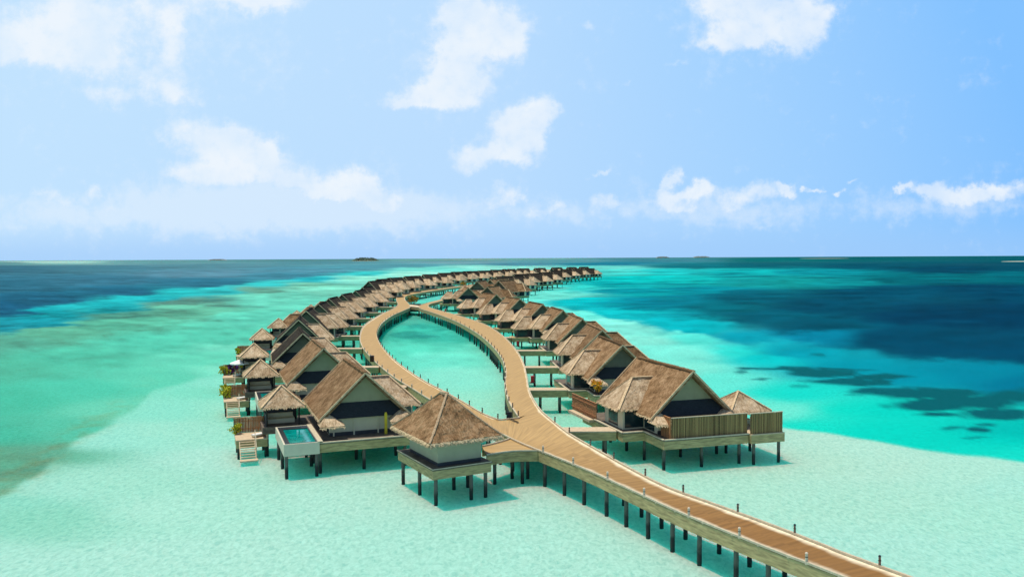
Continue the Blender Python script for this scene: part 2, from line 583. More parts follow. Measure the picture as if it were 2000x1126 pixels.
    build(mb, 'deck_edge', M['trim'], root)
    ys = list(np.arange(-1.1, yb, 4.1))
    for y in ys:
        for x in (-4.5, -0.4, 3.6) + ((6.9,) if y > 9.5 and rear_wing else ()):
            child_data('stilt', PILE, root, (X(x), y, 0))
    return root


def make_gazebo(half=2.1, ze=5.0, rise=1.9, floor=3.0, deck=True):
    root = empty('thatched_gazebo')
    mb = MB()
    zr = ze + rise
    c = [(-half, -half), (half, -half), (half, half), (-half, half)]
    for i in range(4):
        a = c[i]; b = c[(i + 1) % 4]
        mb.slab((*a, ze), (*b, ze), (0, 0, zr), (0, 0, zr), 0.22, 0.28, 0.06, seed=i * 4.0, mi=0)
    ro = build(mb, 'roof', M['thatch_pale'], root)
    f = MB()
    for i in range(4):
        a = c[i]; b = c[(i + 1) % 4]
        out = (Vector((a[0] + b[0], a[1] + b[1], 0))).normalized()
        f.fringe((*a, ze - 0.03), (*b, ze - 0.03), out, 13, 0.17)
        f.bar((0, 0, zr + 0.03), (*a, ze + 0.06), 0.2, 0.1)
    build(f, 'eave_fringe', M['straw'], ro)
    k = half - 0.55
    for x, y in ((-k, -k), (k, -k), (k, k), (-k, k)):
        p = MB(); p.cyl(x, y, floor, ze + 0.3, 0.09, 8)
        build(p, 'post', M['beam'], root)
    p = MB()
    p.box(-k, k - 0.06, floor, k, k + 0.02, ze)
    p.box(-k - 0.02, -k, floor, -k + 0.06, k, floor + 1.0)
    build(p, 'back_screen', M['wall_dark'], root)
    p = MB(); p.box(-k + 0.2, -0.2, floor, k - 0.3, k - 0.2, floor + 0.45)
    p.box(-k + 0.25, k - 0.6, floor + 0.45, k - 0.35, k - 0.25, floor + 0.85)
    build(p, 'daybed', M['wall'], root)
    if deck:
        p = MB(); p.box(-half + 0.1, -half + 0.1, floor - 0.7, half - 0.1, half - 0.1, floor)
        build(p, 'platform', M['deck'], root)
        for x, y in ((-k, -k), (k, k), (-k, k), (k, -k)):
            child_data('stilt', PILE, root, (x, y, 0))
    return root


def make_pool():
    """plunge pool in a raised basin: x 0..3.1, y 0..8.6"""
    root = empty('plunge_pool')
    w, l, t = 3.2, 8.4, 0.15
    z0, z1 = 2.1, 3.2
    mb = MB()
    mb.box(0, 0, z0, w, t, z1); mb.box(0, l - t, z0, w, l, z1)
    mb.box(0, t, z0, t, l - t, z1); mb.box(w - t, t, z0, w, l - t, z1)
    mb.box(t, t, z0, w - t, l - t, z0 + 0.2)
    build(mb, 'basin', M['pool_wall'], root)
    mb = MB()
    mb.box(t, t, z0 + 0.3, t + 0.45, l - t, z1 - 0.06); mb.box(w - t - 0.1, t, z0 + 0.3, w - t, l - t, z1 - 0.06)
    mb.box(t + 0.45, t, z0 + 0.3, w - t - 0.1, t + 0.5, z1 - 0.06)
    mb.box(t + 0.45, l - t - 1.0, z0 + 0.3, w - t - 0.1, l - t, z1 - 0.06)
    build(mb, 'tiled_ledge', M['pool_tile'], root)
    mb = MB()
    mb.box(t + 0.45, t + 0.5, z0 + 0.25, w - t - 0.1, l - t - 1.0, z1 - 0.14)
    build(mb, 'pool_water', M['pool_water'], root)
    mb = MB(); mb.box(w - t, -0.03, z1, w + 0.3, l, z1 + 0.06)
    build(mb, 'coping', M['trim'], root)
    for x in (0.25, w - 0.25):
        for y in (0.3, 4.2, 8.0):
            child_data('stilt', PILE, root, (x, y, 0))
    return root


def make_sundeck(s=1):
    """low swimming deck with ladder stairs to the water. local x 0..3, y 0..3.6; stairs towards -y"""
    root = empty('swimming_deck')
    z = 1.95
    mb = MB(); mb.box(0, 0, z - 0.85, 3.0, 3.6, z - 0.12)
    build(mb, 'deck_frame', M['fascia'], root)
    mb = MB(); mb.box(-0.05, -0.05, z - 0.12, 3.05, 3.65, z)
    mb.box(2.9, 0.2, z, 3.05, 3.5, z + 0.5)
    build(mb, 'deck_boards', M['deck_pale'], root)
    st = MB()
    n = 8
    for k in range(n):
        y = -0.28 * k - 0.28; zz = z - 0.19 * (k + 1)
        st.box(0.35, y, zz - 0.05, 1.75, y + 0.22, zz)
    for x in (0.3, 1.75):
        st.bar((x, 0, z - 0.2), (x, -0.28 * n, z - 0.19 * n - 0.15), 0.08, 0.18)
    st.box(0.2, -0.28 * n - 0.75, 0.38, 1.9, -0.28 * n, 0.5)
    build(st, 'stairs', M['deck_pale'], root)
    rl = MB()
    for x in (1.8,):
        for k in (0, 4, 7):
            rl.bar((x, -0.28 * k, z - 0.19 * k - 0.2), (x, -0.28 * k, z - 0.19 * k + 0.9), 0.06)
        rl.bar((x, 0, z + 0.9), (x, -0.28 * 7, z - 0.19 * 7 + 0.9), 0.06)
    build(rl, 'handrail', M['trim'], root)
    for x in (0.2, 2.8):
        for y in (0.2, 3.4):
            child_data('stilt', PILE_LOW, root, (x, y, 0))
    return root


def make_lounger():
    root = empty('sun_lounger')
    mb = MB()
    mb.box(0, 0, 0.22, 0.65, 1.3, 0.32)
    mb.bar((0.325, 1.3, 0.27), (0.325, 1.9, 0.62), 0.65, 0.1)
    build(mb, 'mattress', M['white'], root)
    mb = MB()
    mb.box(-0.03, -0.03, 0.14, 0.68, 1.5, 0.22)
    build(mb, 'frame', M['trim'], root)
    for x in (0.02, 0.58):
        for y in (0.1, 1.3):
            m = MB(); m.box(x, y, 0, x + 0.06, y + 0.06, 0.14)
            build(m, 'leg', M['trim'], root)
    return root


def make_fence(L, h, mat, name='privacy_fence'):
    root = empty(name)
    mb = MB()
    x = 0.0
    while x < L - 0.02:
        w = min(0.16, L - x)
        mb.box(x, random.uniform(-0.015, 0.015), 0, x + w - 0.015, 0.05 + random.uniform(-0.015, 0.015), h + random.uniform(-0.03, 0.02))
        for k in range(1, 7):
            pass
        # shift the uv so that boards differ
        for i in range(len(mb.uv) - 24, len(mb.uv)):
            u, v = mb.uv[i]
            mb.uv[i] = (u + x * 3.7, v)
        x += 0.16
    build(mb, 'boards', mat, root)
    mb = MB(); mb.box(0, 0.07, 0.3, L, 0.13, 0.4); mb.box(0, 0.07, h - 0.4, L, 0.13, h - 0.3); mb.box(-0.02, -0.05, h + 0.01, L + 0.02, 0.1, h + 0.07)
    build(mb, 'rails', M['trim'] if mat is M['fence_grey'] else M['fence'], root)
    return root


def make_shrub(name, r, h, leaf, n=260, stem=True, seed=1, leaf2=None):
    rng = random.Random(seed)
    root = empty(name)
    cl = [(Vector((rng.uniform(-.6, .6) * r, rng.uniform(-.6, .6) * r, h * rng.uniform(.35, .85))), r * rng.uniform(.35, .6)) for _ in range(7)]
    mb = MB()
    for i in range(n):
        c, cr = rng.choice(cl)
        d = Vector((rng.gauss(0, 1), rng.gauss(0, 1), rng.gauss(0, 1))).normalized() * cr * rng.uniform(.4, 1.0)
        p = c + d
        a = Vector((rng.gauss(0, 1), rng.gauss(0, 1), rng.gauss(0, 1))).normalized() * rng.uniform(.09, .2)
        b = a.cross(Vector((rng.gauss(0, 1), rng.gauss(0, 1), rng.gauss(0, 1)))).normalized() * rng.uniform(.05, .12)
        mb.face([p - a, p + b, p + a, p - b], None, 1 if (leaf2 and rng.random() < 0.35) else 0)
    build(mb, 'foliage', [leaf] + ([leaf2] if leaf2 else []), root)
    if stem:
        mb = MB()
        for c, cr in cl[:5]:
            mb.bar((rng.uniform(-.1, .1), rng.uniform(-.1, .1), 0), c, 0.05)
        build(mb, 'stems', M['brown'], root)
    return root


# ------------------------------------------------------------------ boardwalk
# stations: (outer edge, inner edge) as surveyed spots on the deck, 3 m above the water
TR = [((1640, 1126), (1718, 1108)), ((1540, 1088), (1610, 1067)), ((1444, 1050), (1515, 1030)), ((1332, 1004), (1398, 987)),
      ((1236, 960), (1300, 951)), ((1160, 925), (1225, 913)), ((1098, 899), (1160, 876)), ((1050, 880), (1112, 848)),
      ((1016, 866), (1076, 820))]
LB = [((985, 851), (975, 821)), ((950, 835), (942, 808)), ((900, 810), (903, 785)), ((862, 792), (876, 770)), ((836, 779), (858, 760)),
      ((809, 762), (833, 747)), ((770, 738), (800, 726)), ((740, 714), (770, 703)), ((722, 696), (749, 681)), ((708, 678), (738, 663)),
      ((703, 657), (737, 648)), ((712, 635), (746, 632)), ((740, 616), (766, 617)), ((768, 602.5), (790, 606)), ((777, 595), (801, 600)),
      ((775, 588), (797, 592)), ((774, 583), (791, 585)), ((780, 577), (793, 579)), ((800, 572), (808, 574.5)), ((824, 568.3), (829, 570.5)),
      ((850, 564.6), (854, 566.6)), ((885, 560), (888, 561.6)), ((925, 555), (927, 556.5)), ((965, 549), (967, 550.3)), ((1000, 544), (1003, 545)), ((1045, 538.5), (1048, 539.4)),
      ((1090, 533.5), (1093, 534.2)), ((1135, 529.5), (1138, 530))]
RB = [((1052, 797), (1014, 817)), ((1034, 764), (994, 785)), ((1028, 733), (986, 752)), ((1022, 709), (987, 722)), ((1008, 684), (978, 697)),
      ((982, 656), (957, 672)), ((950, 635), (930, 650)), ((914, 622), (895, 630)), ((880, 612), (863, 617)), ((850, 604), (838, 608.5)),
      ((837, 599), (820, 602.5)), ((840, 594), (819, 597)), ((855, 590), (836, 591)), ((875, 584.5), (862, 584.5)), ((900, 577), (890, 577)), ((925, 569), (918, 568))]
wp = lambda p: W(p[0], p[1], DECK)
tl = [wp(a) for a, b in TR]; tr_ = [wp(b) for a, b in TR]
ext = (tl[0] - tl[2]).normalized() * 22
tl = [tl[0] + ext] + tl; tr_ = [tr_[0] + ext] + tr_
tc_ = [(a + b) / 2 for a, b in zip(tl, tr_)]
crotch = W(995, 819, DECK)


def cr(pts, n=8):
    out = []
    for i in range(len(pts) - 1):
        p0 = pts[max(0, i - 1)]; p1 = pts[i]; p2 = pts[i + 1]; p3 = pts[min(len(pts) - 1, i + 2)]
        for k in range(n):
            t = k / n
            out.append(0.5 * ((2 * p1) + (p2 - p0) * t + (2 * p0 - 5 * p1 + 4 * p2 - p3) * t * t + (3 * p1 - p0 - 3 * p2 + p3) * t ** 3))
    out.append(pts[-1])
    return out


leftL = cr(tl + [wp(a) for a, b in LB])
leftI = cr(tc_ + [crotch], 8)[:-1]
leftI = leftI[:len(tl) * 8]
tmp = cr([wp(b) for a, b in LB])
leftIn = tmp
nT = len(tl)
seamC = cr(tc_ + [crotch], 8)           # nT*8+1 points; trunk seam incl. crotch
# left strip: trunk stations then branch
outerL = leftL
innerL = seamC[:(nT - 1) * 8] + [tc_[-1].lerp(wp(LB[0][1]), k / 8) if k == 0 else None for k in range(8)]
k0 = (nT - 1) * 8
seg = [tc_[-1].lerp(crotch, k / 6) for k in range(6)] + [crotch.lerp(wp(LB[0][1]), k / 2) for k in range(3)]
innerL = seamC[:k0] + seg[:8] + leftIn
outerR_all = cr(tr_ + [wp(a) for a, b in RB])
segR = [tc_[-1].lerp(crotch, k / 6) for k in range(6)] + [crotch.lerp(wp(RB[0][1]), k / 2) for k in range(3)]
innerR = seamC[:k0] + segR[:8] + cr([wp(b) for a, b in RB])


def to_edges(P, edges):
    return 0


def strip(mb, edge_attr, near_attr, outer, inner, ksw, flip):
    n = min(len(outer), len(inner)); NV = 9
    s = 0.0; rows = []
    for i in range(n):
        a, b = outer[i], inner[i]
        if i: s += ((outer[i] - outer[i - 1]).length + (inner[i] - inner[i - 1]).length) / 2
        w = (b - a).length
        f = min(1.0, max(0.0, (i - ksw + 6) / 10.0))
        row = []
        for j in range(NV):
            t = j / (NV - 1)
            P = a.lerp(b, t)
            d_tr = t * w
            d_br = min(t, 1 - t) * w
            if f < 1 and i < ksw:
                d = d_tr
            else:
                d = d_br if i > ksw + 6 else min(d_tr, (1 - t) * w + (1 - min(1, (i - ksw) / 6.0)) * 1.5)
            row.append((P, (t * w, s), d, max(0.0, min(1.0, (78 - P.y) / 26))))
        rows.append(row)
    for i in range(n - 1):
        for j in range(NV - 1):
            q = [rows[i][j], rows[i][j + 1], rows[i + 1][j + 1], rows[i + 1][j]]
            if flip: q = q[::-1]
            mb.face([x[0] for x in q], [x[1] for x in q])
            edge_attr.extend([x[2] for x in q]); near_attr.extend([x[3] for x in q])


bw = empty('boardwalk')
tag(bw, 'long curving timber boardwalk that splits into a teardrop loop over the water', 'boardwalk')
mb = MB(); ea = []; na = []
strip(mb, ea, na, outerL, innerL, k0 + 6, True)
strip(mb, ea, na, outerR_all, innerR, k0 + 6, False)
# link at the far end of the loop
a0 = W(799, 598.5, DECK - 0.004); a1 = W(797, 594, DECK - 0.004); b0 = W(822, 601, DECK - 0.004); b1 = W(820, 596.5, DECK - 0.004)
for t in range(8):
    p = [a0.lerp(b0, t / 8), a0.lerp(b0, (t + 1) / 8), a1.lerp(b1, (t + 1) / 8), a1.lerp(b1, t / 8)]
    mb.face(p, [(q.x, q.y) for q in p]); ea.extend([.4, .4, .4, .4]); na.extend([0] * 4)
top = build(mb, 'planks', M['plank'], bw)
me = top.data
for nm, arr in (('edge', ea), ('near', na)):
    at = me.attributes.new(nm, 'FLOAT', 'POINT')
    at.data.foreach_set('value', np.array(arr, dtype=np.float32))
edges = [outerL, outerR_all, innerL[k0 + 4:], innerR[k0 + 4:], [a0 - Vector((0, 0, 0)), b0]]
um = MB()
for e in edges:
    fm = MB(); km = MB()
    s = 0
    for i in range(len(e) - 1):
        a, b = e[i], e[i + 1]
        if (b - a).length < 1e-4: continue
        L = (b - a).length
        z0, z1 = DECK - 0.88, DECK - 0.01
        q = [Vector((a.x, a.y, z0)), Vector((b.x, b.y, z0)), Vector((b.x, b.y, z1)), Vector((a.x, a.y, z1))]
        fm.face(q, [(s, 0), (s + L, 0), (s + L, .9), (s, .9)])
        s += L
        km.bar(a + Vector((0, 0, 0.1)), b + Vector((0, 0, 0.1)), 0.14, 0.12)
    # kerb blocks under the rail
    acc = 0
    for i in range(len(e) - 1):
        acc += (e[i + 1] - e[i]).length
        if acc > 2.2:
            acc = 0
            km.box(e[i].x - .08, e[i].y - .08, DECK - .02, e[i].x + .08, e[i].y + .08, DECK + .06)
    fo = build(fm, 'fascia', M['fascia'], bw, merge=True)
    so = fo.modifiers.new('thick', 'SOLIDIFY'); so.thickness = 0.08; so.offset = 0
    build(km, 'kerb_rail', M['trim'], bw)
for o_, i_, st in ((outerL, innerL, 0), (outerR_all, innerR, 0)):
    for i in range(min(len(o_), len(i_)) - 1):
        q = [o_[i], i_[i], i_[i + 1], o_[i + 1]]
        um.face([Vector((p.x, p.y, DECK - 0.3)) for p in q])
build(um, 'underside', M['beam'], bw)

# piles under the boardwalk
spots = []


def walk(poly, other, step, inset, start=0):
    acc = step
    for i in range(start, min(len(poly), len(other)) - 1):
        acc += (poly[i + 1] - poly[i]).length
        if acc >= step:
            acc = 0
            d = (other[i] - poly[i]); d.normalize()
            spots.append(poly[i] + d * inset)


walk(outerL, innerL, 2.7, 0.35)
walk(outerR_all, innerR, 2.7, 0.35)
walk(innerL, outerL, 2.7, 0.35, k0 + 8)
walk(innerR, outerR_all, 2.7, 0.35, k0 + 8)
spots.sort(key=lambda p: p.y)
spots = [p for i_, p in enumerate(spots) if p.y > 36 and (p.y < 110 or i_ % 3)]
for p in spots[:92]:
    child_data('pile', PILE, bw, (p.x, p.y, 0))
rest = MB()
for p in spots[92:]:
    rest.cyl(p.x, p.y, SEABED_Z - 0.6, 2.4, 0.16, 6)
tag(build(rest, 'far_piles', M['pile'], bw), kind='stuff')

# short marker posts on both edges
pm = MB(); pm.cyl(0, 0, 0, 0.62, 0.075, 8, 0.065, 0); pm.cyl(0, 0, 0.62, 0.7, 0.09, 8, 0.05, 1); pm.cyl(0, 0, 0.40, 0.44, 0.085, 8, 0.085, 1)
POSTD = pm.mesh('marker_post', [M['post'], M['black']])
pm = MB(); pm.cyl(0, 0, 0, 0.62, 0.085, 8, 0.075, 0); pm.cyl(0, 0, 0.62, 0.68, 0.095, 8, 0.05, 0); pm.cyl(0, 0, 0.40, 0.44, 0.09, 8, 0.09, 1)
POSTP = pm.mesh('marker_post', [M['post_pale'], M['black']])


def posts(e, other, step, start, end, me, desc, first=None):
    acc = step if first is None else first
    k = 0
    for i in range(start, min(end, len(e), len(other)) - 1):
        acc += (e[i + 1] - e[i]).length
        if acc >= step:
            acc = 0
            d = (other[i] - e[i]).normalized()
            p = e[i] + d * 0.0
            if p.y < 40: continue
            o = bpy.data.objects.new('marker_post', me)
            col.objects.link(o)
            o.location = (p.x, p.y, DECK)
            tag(o, desc % ordw(k), 'post', 'marker posts along the boardwalk edges')
            k += 1


posts(outerL, innerL, 4.6, 0, k0, POSTP, '%s short pale post from the camera on the left edge of the straight boardwalk')
posts(outerR_all, innerR, 5.0, 0, k0 + 6, POSTD, '%s short dark post from the camera on the right edge of the straight boardwalk', 2.0)
posts(innerL, outerL, 4.2, k0 + 9, k0 + 110, POSTD, '%s short dark post from the fork on the inner edge of the left loop arm')
posts(outerL, innerL, 4.6, k0 + 24, k0 + 80, POSTP, '%s short pale post from the fork on the outer edge of the left loop arm')
posts(innerR, outerR_all, 4.2, k0 + 9, k0 + 70, POSTD, '%s short dark post from the fork on the lagoon edge of the right loop arm')

# dark mooring ladder at the fork
lad = MB()
c = W(996, 816, DECK)
lad.box(-0.28, -0.1, -0.3, 0.28, 0.1, 3.6)
lad.box(0.3, 0.0, 2.2, 0.36, 0.1, 3.9)
o = build(lad, 'mooring_post', M['black'])
o.location = (c.x - 0.05, c.y + 0.35, 0)
tag(o, 'thick black mooring post rising from the lagoon at the fork of the boardwalk', 'post')

# ------------------------------------------------------------------ front pavilion
PL, PF, PR = W(784, 878, DECK), W(846, 917, DECK), W(957, 900, DECK)
e1 = (PL - PF); e2 = (PR - PF)
ang = math.atan2(e2.y, e2.x)
ang1 = math.atan2(e1.y, e1.x) - math.pi / 2
rz = (ang + ang1) / 2
pav = empty('arrival_pavilion', (PF.x, PF.y, 0), rz)
tag(pav, 'square hut with steep hipped thatch roof on stilts, in front of the boardwalk fork', 'hut')
LX, LY = e2.length, e1.length          # local x to the right, y away
mb = MB(); mb.box(0, 0, DECK - 0.85, LX, LY, DECK - 0.1)
build(mb, 'deck_frame', M['fascia'], pav)
mb = MB(); mb.box(-0.08, -0.08, DECK - 0.1, LX + 0.08, LY + 0.08, DECK)
build(mb, 'deck_boards', M['deck'], pav)
mb = MB(); mb.box(-0.1, -0.1, DECK, -0.0, LY, DECK + 0.06); mb.box(0, -0.1, DECK, LX, 0, DECK + 0.06)
build(mb, 'deck_edge', M['trim'], pav)
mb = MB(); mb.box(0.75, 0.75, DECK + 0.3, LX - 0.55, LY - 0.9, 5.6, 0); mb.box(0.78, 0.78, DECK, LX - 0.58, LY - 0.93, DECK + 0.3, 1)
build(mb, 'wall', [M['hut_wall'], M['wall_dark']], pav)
ze, zr = 5.0, 8.45
x0, x1, y0, y1 = -0.5, LX + 0.85, -0.5, LY + 0.15
cx, cy = (x0 + x1) / 2, (y0 + y1) / 2
ra = (cx, cy - 0.3, zr); rb = (cx, cy + 0.75, zr)
mb = MB()
mb.slab((x0, y0, ze), (x1, y0, ze), ra, ra, 0.3, 0.2, 0.10, 0.25, 1)
mb.slab((x1, y0, ze), (x1, y1, ze), rb, ra, 0.3, 0.2, 0.10, 0.25, 2)
mb.slab((x1, y1, ze), (x0, y1, ze), rb, rb, 0.3, 0.25, 0.10, 0.25, 3)
mb.slab((x0, y1, ze), (x0, y0, ze), ra, rb, 0.3, 0.2, 0.10, 0.25, 4)
ro = build(mb, 'roof', M['thatch'], pav)
f = MB()
for a, b, out in (((x0, y0), (x1, y0), (0, -1, 0)), ((x1, y0), (x1, y1), (1, 0, 0)), ((x1, y1), (x0, y1), (0, 1, 0)), ((x0, y1), (x0, y0), (-1, 0, 0))):
    f.fringe((*a, ze + 0.22), (*b, ze + 0.22), out, 26, 0.17)
    f.fringe((*a, ze + 0.06), (*b, ze + 0.06), out, 22, 0.15)
build(f, 'eave_fringe', M['straw'], ro)
f = MB()
rng = random.Random(3)
for cn, ap in (((x0, y0), ra), ((x1, y0), ra), ((x1, y1), rb), ((x0, y1), rb)):
    A = Vector((*cn, ze + 0.25)); B = Vector(ap)
    n = 26
    for k in range(n):
        t = k / n; t2 = (k + 1.5) / n
        P = A.lerp(B, t); Q = A.lerp(B, min(1, t2))
        P.z += 0.25 * ((1 - t) ** 3) - 0.25 * (1 - t) + 0.04; Q.z += 0.25 * ((1 - min(1, t2)) ** 3) - 0.25 * (1 - min(1, t2)) + 0.02
        f.bar(P, Q, rng.uniform(0.14, 0.22), rng.uniform(0.07, 0.12))
f.bar(ra, rb, 0.4, 0.2)
build(f, 'hip_ridge', M['thatch_pale'], ro)
for x in (0.35, LX / 2 + 0.9, LX - 0.4):
    for y in (0.3, LY / 2 - 0.2, LY - 0.3):
        child_data('stilt', PILE, pav, (x, y, 0))

# spur walkway from the boardwalk to the pavilion
sp = empty('spur_walkway'); tag(sp, 'short flared walkway joining the front thatched hut to the boardwalk', 'walkway')
pts = [W(950, 889, 2.996), W(1000, 882, 2.996), W(1050, 881, 2.996), W(1018, 866, 2.996), W(996, 857, 2.996), W(985, 861, 2.996), W(960, 868, 2.996), W(942, 872, 2.996)]
p2 = cr([pts[0], pts[1], pts[2]], 6); p3 = cr(pts[4:], 4)
poly = [(p.x, p.y) for p in p2 + [pts[3]] + p3]
mb = MB()
top_poly = [(x, y, 2.994) for x, y in poly]
mb.face(top_poly, [(x, y) for x, y in poly])
so = build(mb, 'planks', M['plank'], sp)
at = so.data.attributes.new('edge', 'FLOAT', 'POINT'); at.data.foreach_set('value', np.full(len(so.data.vertices), .8, dtype=np.float32))
at = so.data.attributes.new('near', 'FLOAT', 'POINT'); at.data.foreach_set('value', np.zeros(len(so.data.vertices), dtype=np.float32))
for chain in (p2, p3):
    mb = MB(); k2 = MB()
    for a, b in zip(chain, chain[1:]):
        mb.bar((a.x, a.y, 2.55), (b.x, b.y, 2.55), 0.08, 0.85)
        k2.bar((a.x, a.y, 3.08), (b.x, b.y, 3.08), 0.12, 0.12)
    build(mb, 'fascia', M['fascia'], sp)
    build(k2, 'kerb_rail', M['trim'], sp)
for q in ((966, 879, 0), (1000, 870, 0), (1020, 878, 0)):
    p = W(q[0], q[1], 2.99)
    child_data('pile', PILE, sp, (p.x, p.y, 0))

# ------------------------------------------------------------------ place villas
VL = make_villa(1, M['thatch'], M['thatch_pale'], gable_mat=M['gable'], rear_wing=False)
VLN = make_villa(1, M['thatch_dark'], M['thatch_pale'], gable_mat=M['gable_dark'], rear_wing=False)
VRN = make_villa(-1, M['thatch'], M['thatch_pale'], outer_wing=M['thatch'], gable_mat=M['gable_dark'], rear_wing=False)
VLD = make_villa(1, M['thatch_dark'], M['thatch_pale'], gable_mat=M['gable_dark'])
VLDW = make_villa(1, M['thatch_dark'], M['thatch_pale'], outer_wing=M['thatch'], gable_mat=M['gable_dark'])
VR = make_villa(-1, M['thatch'], M['thatch_pale'], rear_wing=False, gable_mat=M['gable'])
VRW = make_villa(-1, M['thatch'], M['thatch_pale'], outer_wing=M['thatch'], gable_mat=M['gable_dark'], side_wing=True)
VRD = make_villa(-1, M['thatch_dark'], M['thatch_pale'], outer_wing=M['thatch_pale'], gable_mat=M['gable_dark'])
GZ = make_gazebo(2.15)
GZR = make_gazebo(2.35, 4.65, 1.75, deck=False)
POOL = make_pool(); SUN = make_sundeck(); LNG = make_lounger()
used = set()


def place(proto, loc, rz, sc=1.0):
    if proto.name not in used:
        used.add(proto.name); o = proto
    else:
        o = copy_tree(proto)
    o.location = loc; o.rotation_euler = (0, 0, rz); o.scale = (sc, sc, sc)
    return o


def local(P, rz, x, y, z=0.0):
    c, s = math.cos(rz), math.sin(rz)
    return (P.x + c * x - s * y, P.y + s * x + c * y, z)


# copies must be made before prototypes get children of their own, so keep the things flat
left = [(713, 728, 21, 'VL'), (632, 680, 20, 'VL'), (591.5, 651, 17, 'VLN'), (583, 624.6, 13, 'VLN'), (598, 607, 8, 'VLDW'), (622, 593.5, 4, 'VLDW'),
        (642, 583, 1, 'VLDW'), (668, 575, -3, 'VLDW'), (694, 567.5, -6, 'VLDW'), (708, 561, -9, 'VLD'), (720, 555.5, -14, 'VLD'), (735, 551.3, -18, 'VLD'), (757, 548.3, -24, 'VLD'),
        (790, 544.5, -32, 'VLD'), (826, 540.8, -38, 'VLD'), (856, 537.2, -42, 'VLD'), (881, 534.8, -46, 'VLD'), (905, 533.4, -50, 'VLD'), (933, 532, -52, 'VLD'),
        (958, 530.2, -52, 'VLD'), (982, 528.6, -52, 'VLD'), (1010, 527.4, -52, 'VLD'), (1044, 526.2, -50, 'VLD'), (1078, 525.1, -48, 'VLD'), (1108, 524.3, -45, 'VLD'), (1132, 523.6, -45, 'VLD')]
right = [(1352, 725, 17, 'VR'), (1215.6, 673.6, 8, 'VRN'), (1176, 644.5, 5, 'VRN'), (1137.5, 622.5, 6, 'VRN'), (1099.6, 606, 9, 'VRW'), (1060, 594, 14, 'VRW'),
         (1015.4, 583.5, 18, 'VRW'), (969, 575, 20, 'VRW'), (915, 562, 10, 'VRW'), (952, 560, -20, 'VRW'), (932, 555.5, -12, 'VRW'), (958, 551, -35, 'VRW'), (990, 544.5, -40, 'VRD'),
         (974, 554, -28, 'VRW'), (968, 545.5, -40, 'VRD'), (1003, 540, -42, 'VRD'), (1030, 538.5, -44, 'VRD'), (1052, 536, -45, 'VRD'), (1074, 532, -46, 'VRD'), (1095, 529.8, -46, 'VRD'), (1117, 528.2, -46, 'VRD'), (1141, 527.2, -46, 'VRD')]
PR_ = dict(VLN=VLN, VRN=VRN, VL=VL, VLD=VLD, VLDW=VLDW, VR=VR, VRW=VRW, VRD=VRD)
GRP = 'thatched overwater villas along the boardwalk'


def edge_x(e, y):
    best = None
    for a, b in zip(e, e[1:]):
        if (a.y - y) * (b.y - y) <= 0 and abs(a.y - b.y) > 1e-6:
            t = (y - a.y) / (b.y - a.y); x = a.x + t * (b.x - a.x)
            return x
    return None


def link_walk(x0, x1, y, label, wide=2.0):
    r = empty('access_walkway', (x0, y, 0))
    L = x1 - x0
    lo, hi = min(0, L), max(0, L)
    m = MB(); m.box(lo, -wide / 2, DECK - 0.95, hi, wide / 2, DECK - 0.12); build(m, 'frame', M['fascia'], r)
    m = MB(); m.box(lo, -wide / 2 - .05, DECK - 0.12, hi, wide / 2 + .05, DECK - 0.006); build(m, 'deck_boards', M['deck_pale'], r)
    n = max(2, int(abs(L) / 4.5))
    for k in range(n):
        for yy in (-0.7, 0.7):
            child_data('pile', PILE, r, (L * (k + 0.6) / n, yy, 0))
    tag(r, label, 'walkway', 'access walkways between the boardwalk and the villas')
    return r


shr_id = [0]
gz_l = []; made = []
for side, rows in (('left', left), ('right', right)):
    for i, (px, py, deg, kind) in enumerate(rows):
        P = W(px, py, RIDGE)
        rz = R(deg)
        o = place(PR_[kind], (P.x, P.y, 0), rz, 1.15 if P.y > 330 else 1.0)
        look = {'VLN': 'dark grey thatch', 'VRN': 'brown thatch', 'VL': 'brown thatch', 'VLD': 'dark grey thatch', 'VLDW': 'dark grey thatch', 'VR': 'brown thatch', 'VRW': 'brown thatch', 'VRD': 'dark thatch'}[kind]
        if side == 'left':
            lab = f'{look} gabled stilt villa, {ordw(i)} from the camera in the left row'
        else:
            lab = f'{look} gabled stilt villa, {ordw(i)} from the camera in the right row'
        tag(o, lab, 'villa', GRP)
        made.append((side, i, P, rz))

for side, i, P, rz in made:
    s = 1 if side == 'left' else -1
    if (side == 'left' and i < 10) or (side == 'right' and i < 8):
        yw = 4.2 if (side == 'right') else 6.5
        q = Vector(local(P, rz, s * (10.0 if side == 'right' and i > 3 else 6.2), yw + (2.0 if side == 'right' and i > 3 else 0)))
        e = outerL if side == 'left' else outerR_all
        br = e[k0 + 6:] if not (side == 'right' and i == 0) else e
        x = edge_x(br, q.y)
        if x is not None and abs(q.x - x) > 1.0 and abs(q.x - x) < 45:
            link_walk(x, q.x, q.y, f'narrow timber walkway from the boardwalk to the {ordw(i)} villa of the {side} row')
    if side == 'left' and i < 9:
        g = place(GZ, local(P, rz, -7.0, 9.3), rz)
        tag(g, f'small pyramid-roofed thatch gazebo beside the {ordw(i)} villa of the left row', 'gazebo', 'pyramid-roofed gazebos on the left row')
        g = place(POOL, local(P, rz, -7.9, -2.3), rz)
        tag(g, f'raised plunge pool on stilts beside the {ordw(i)} villa of the left row', 'pool', 'plunge pools beside the left row of villas')
        g = place(SUN, local(P, rz, -11.6, 7.2), rz)
        tag(g, f'low swimming deck with stairs into the sea by the {ordw(i)} left-row villa', 'deck', 'swimming decks along the left row')
        g = place(LNG, local(P, rz, -10.1, 8.2, 1.95), rz + R(-60))
        tag(g, f'white sun lounger on the swimming deck of the {ordw(i)} left-row villa', 'sun lounger', 'sun loungers on the swimming decks')
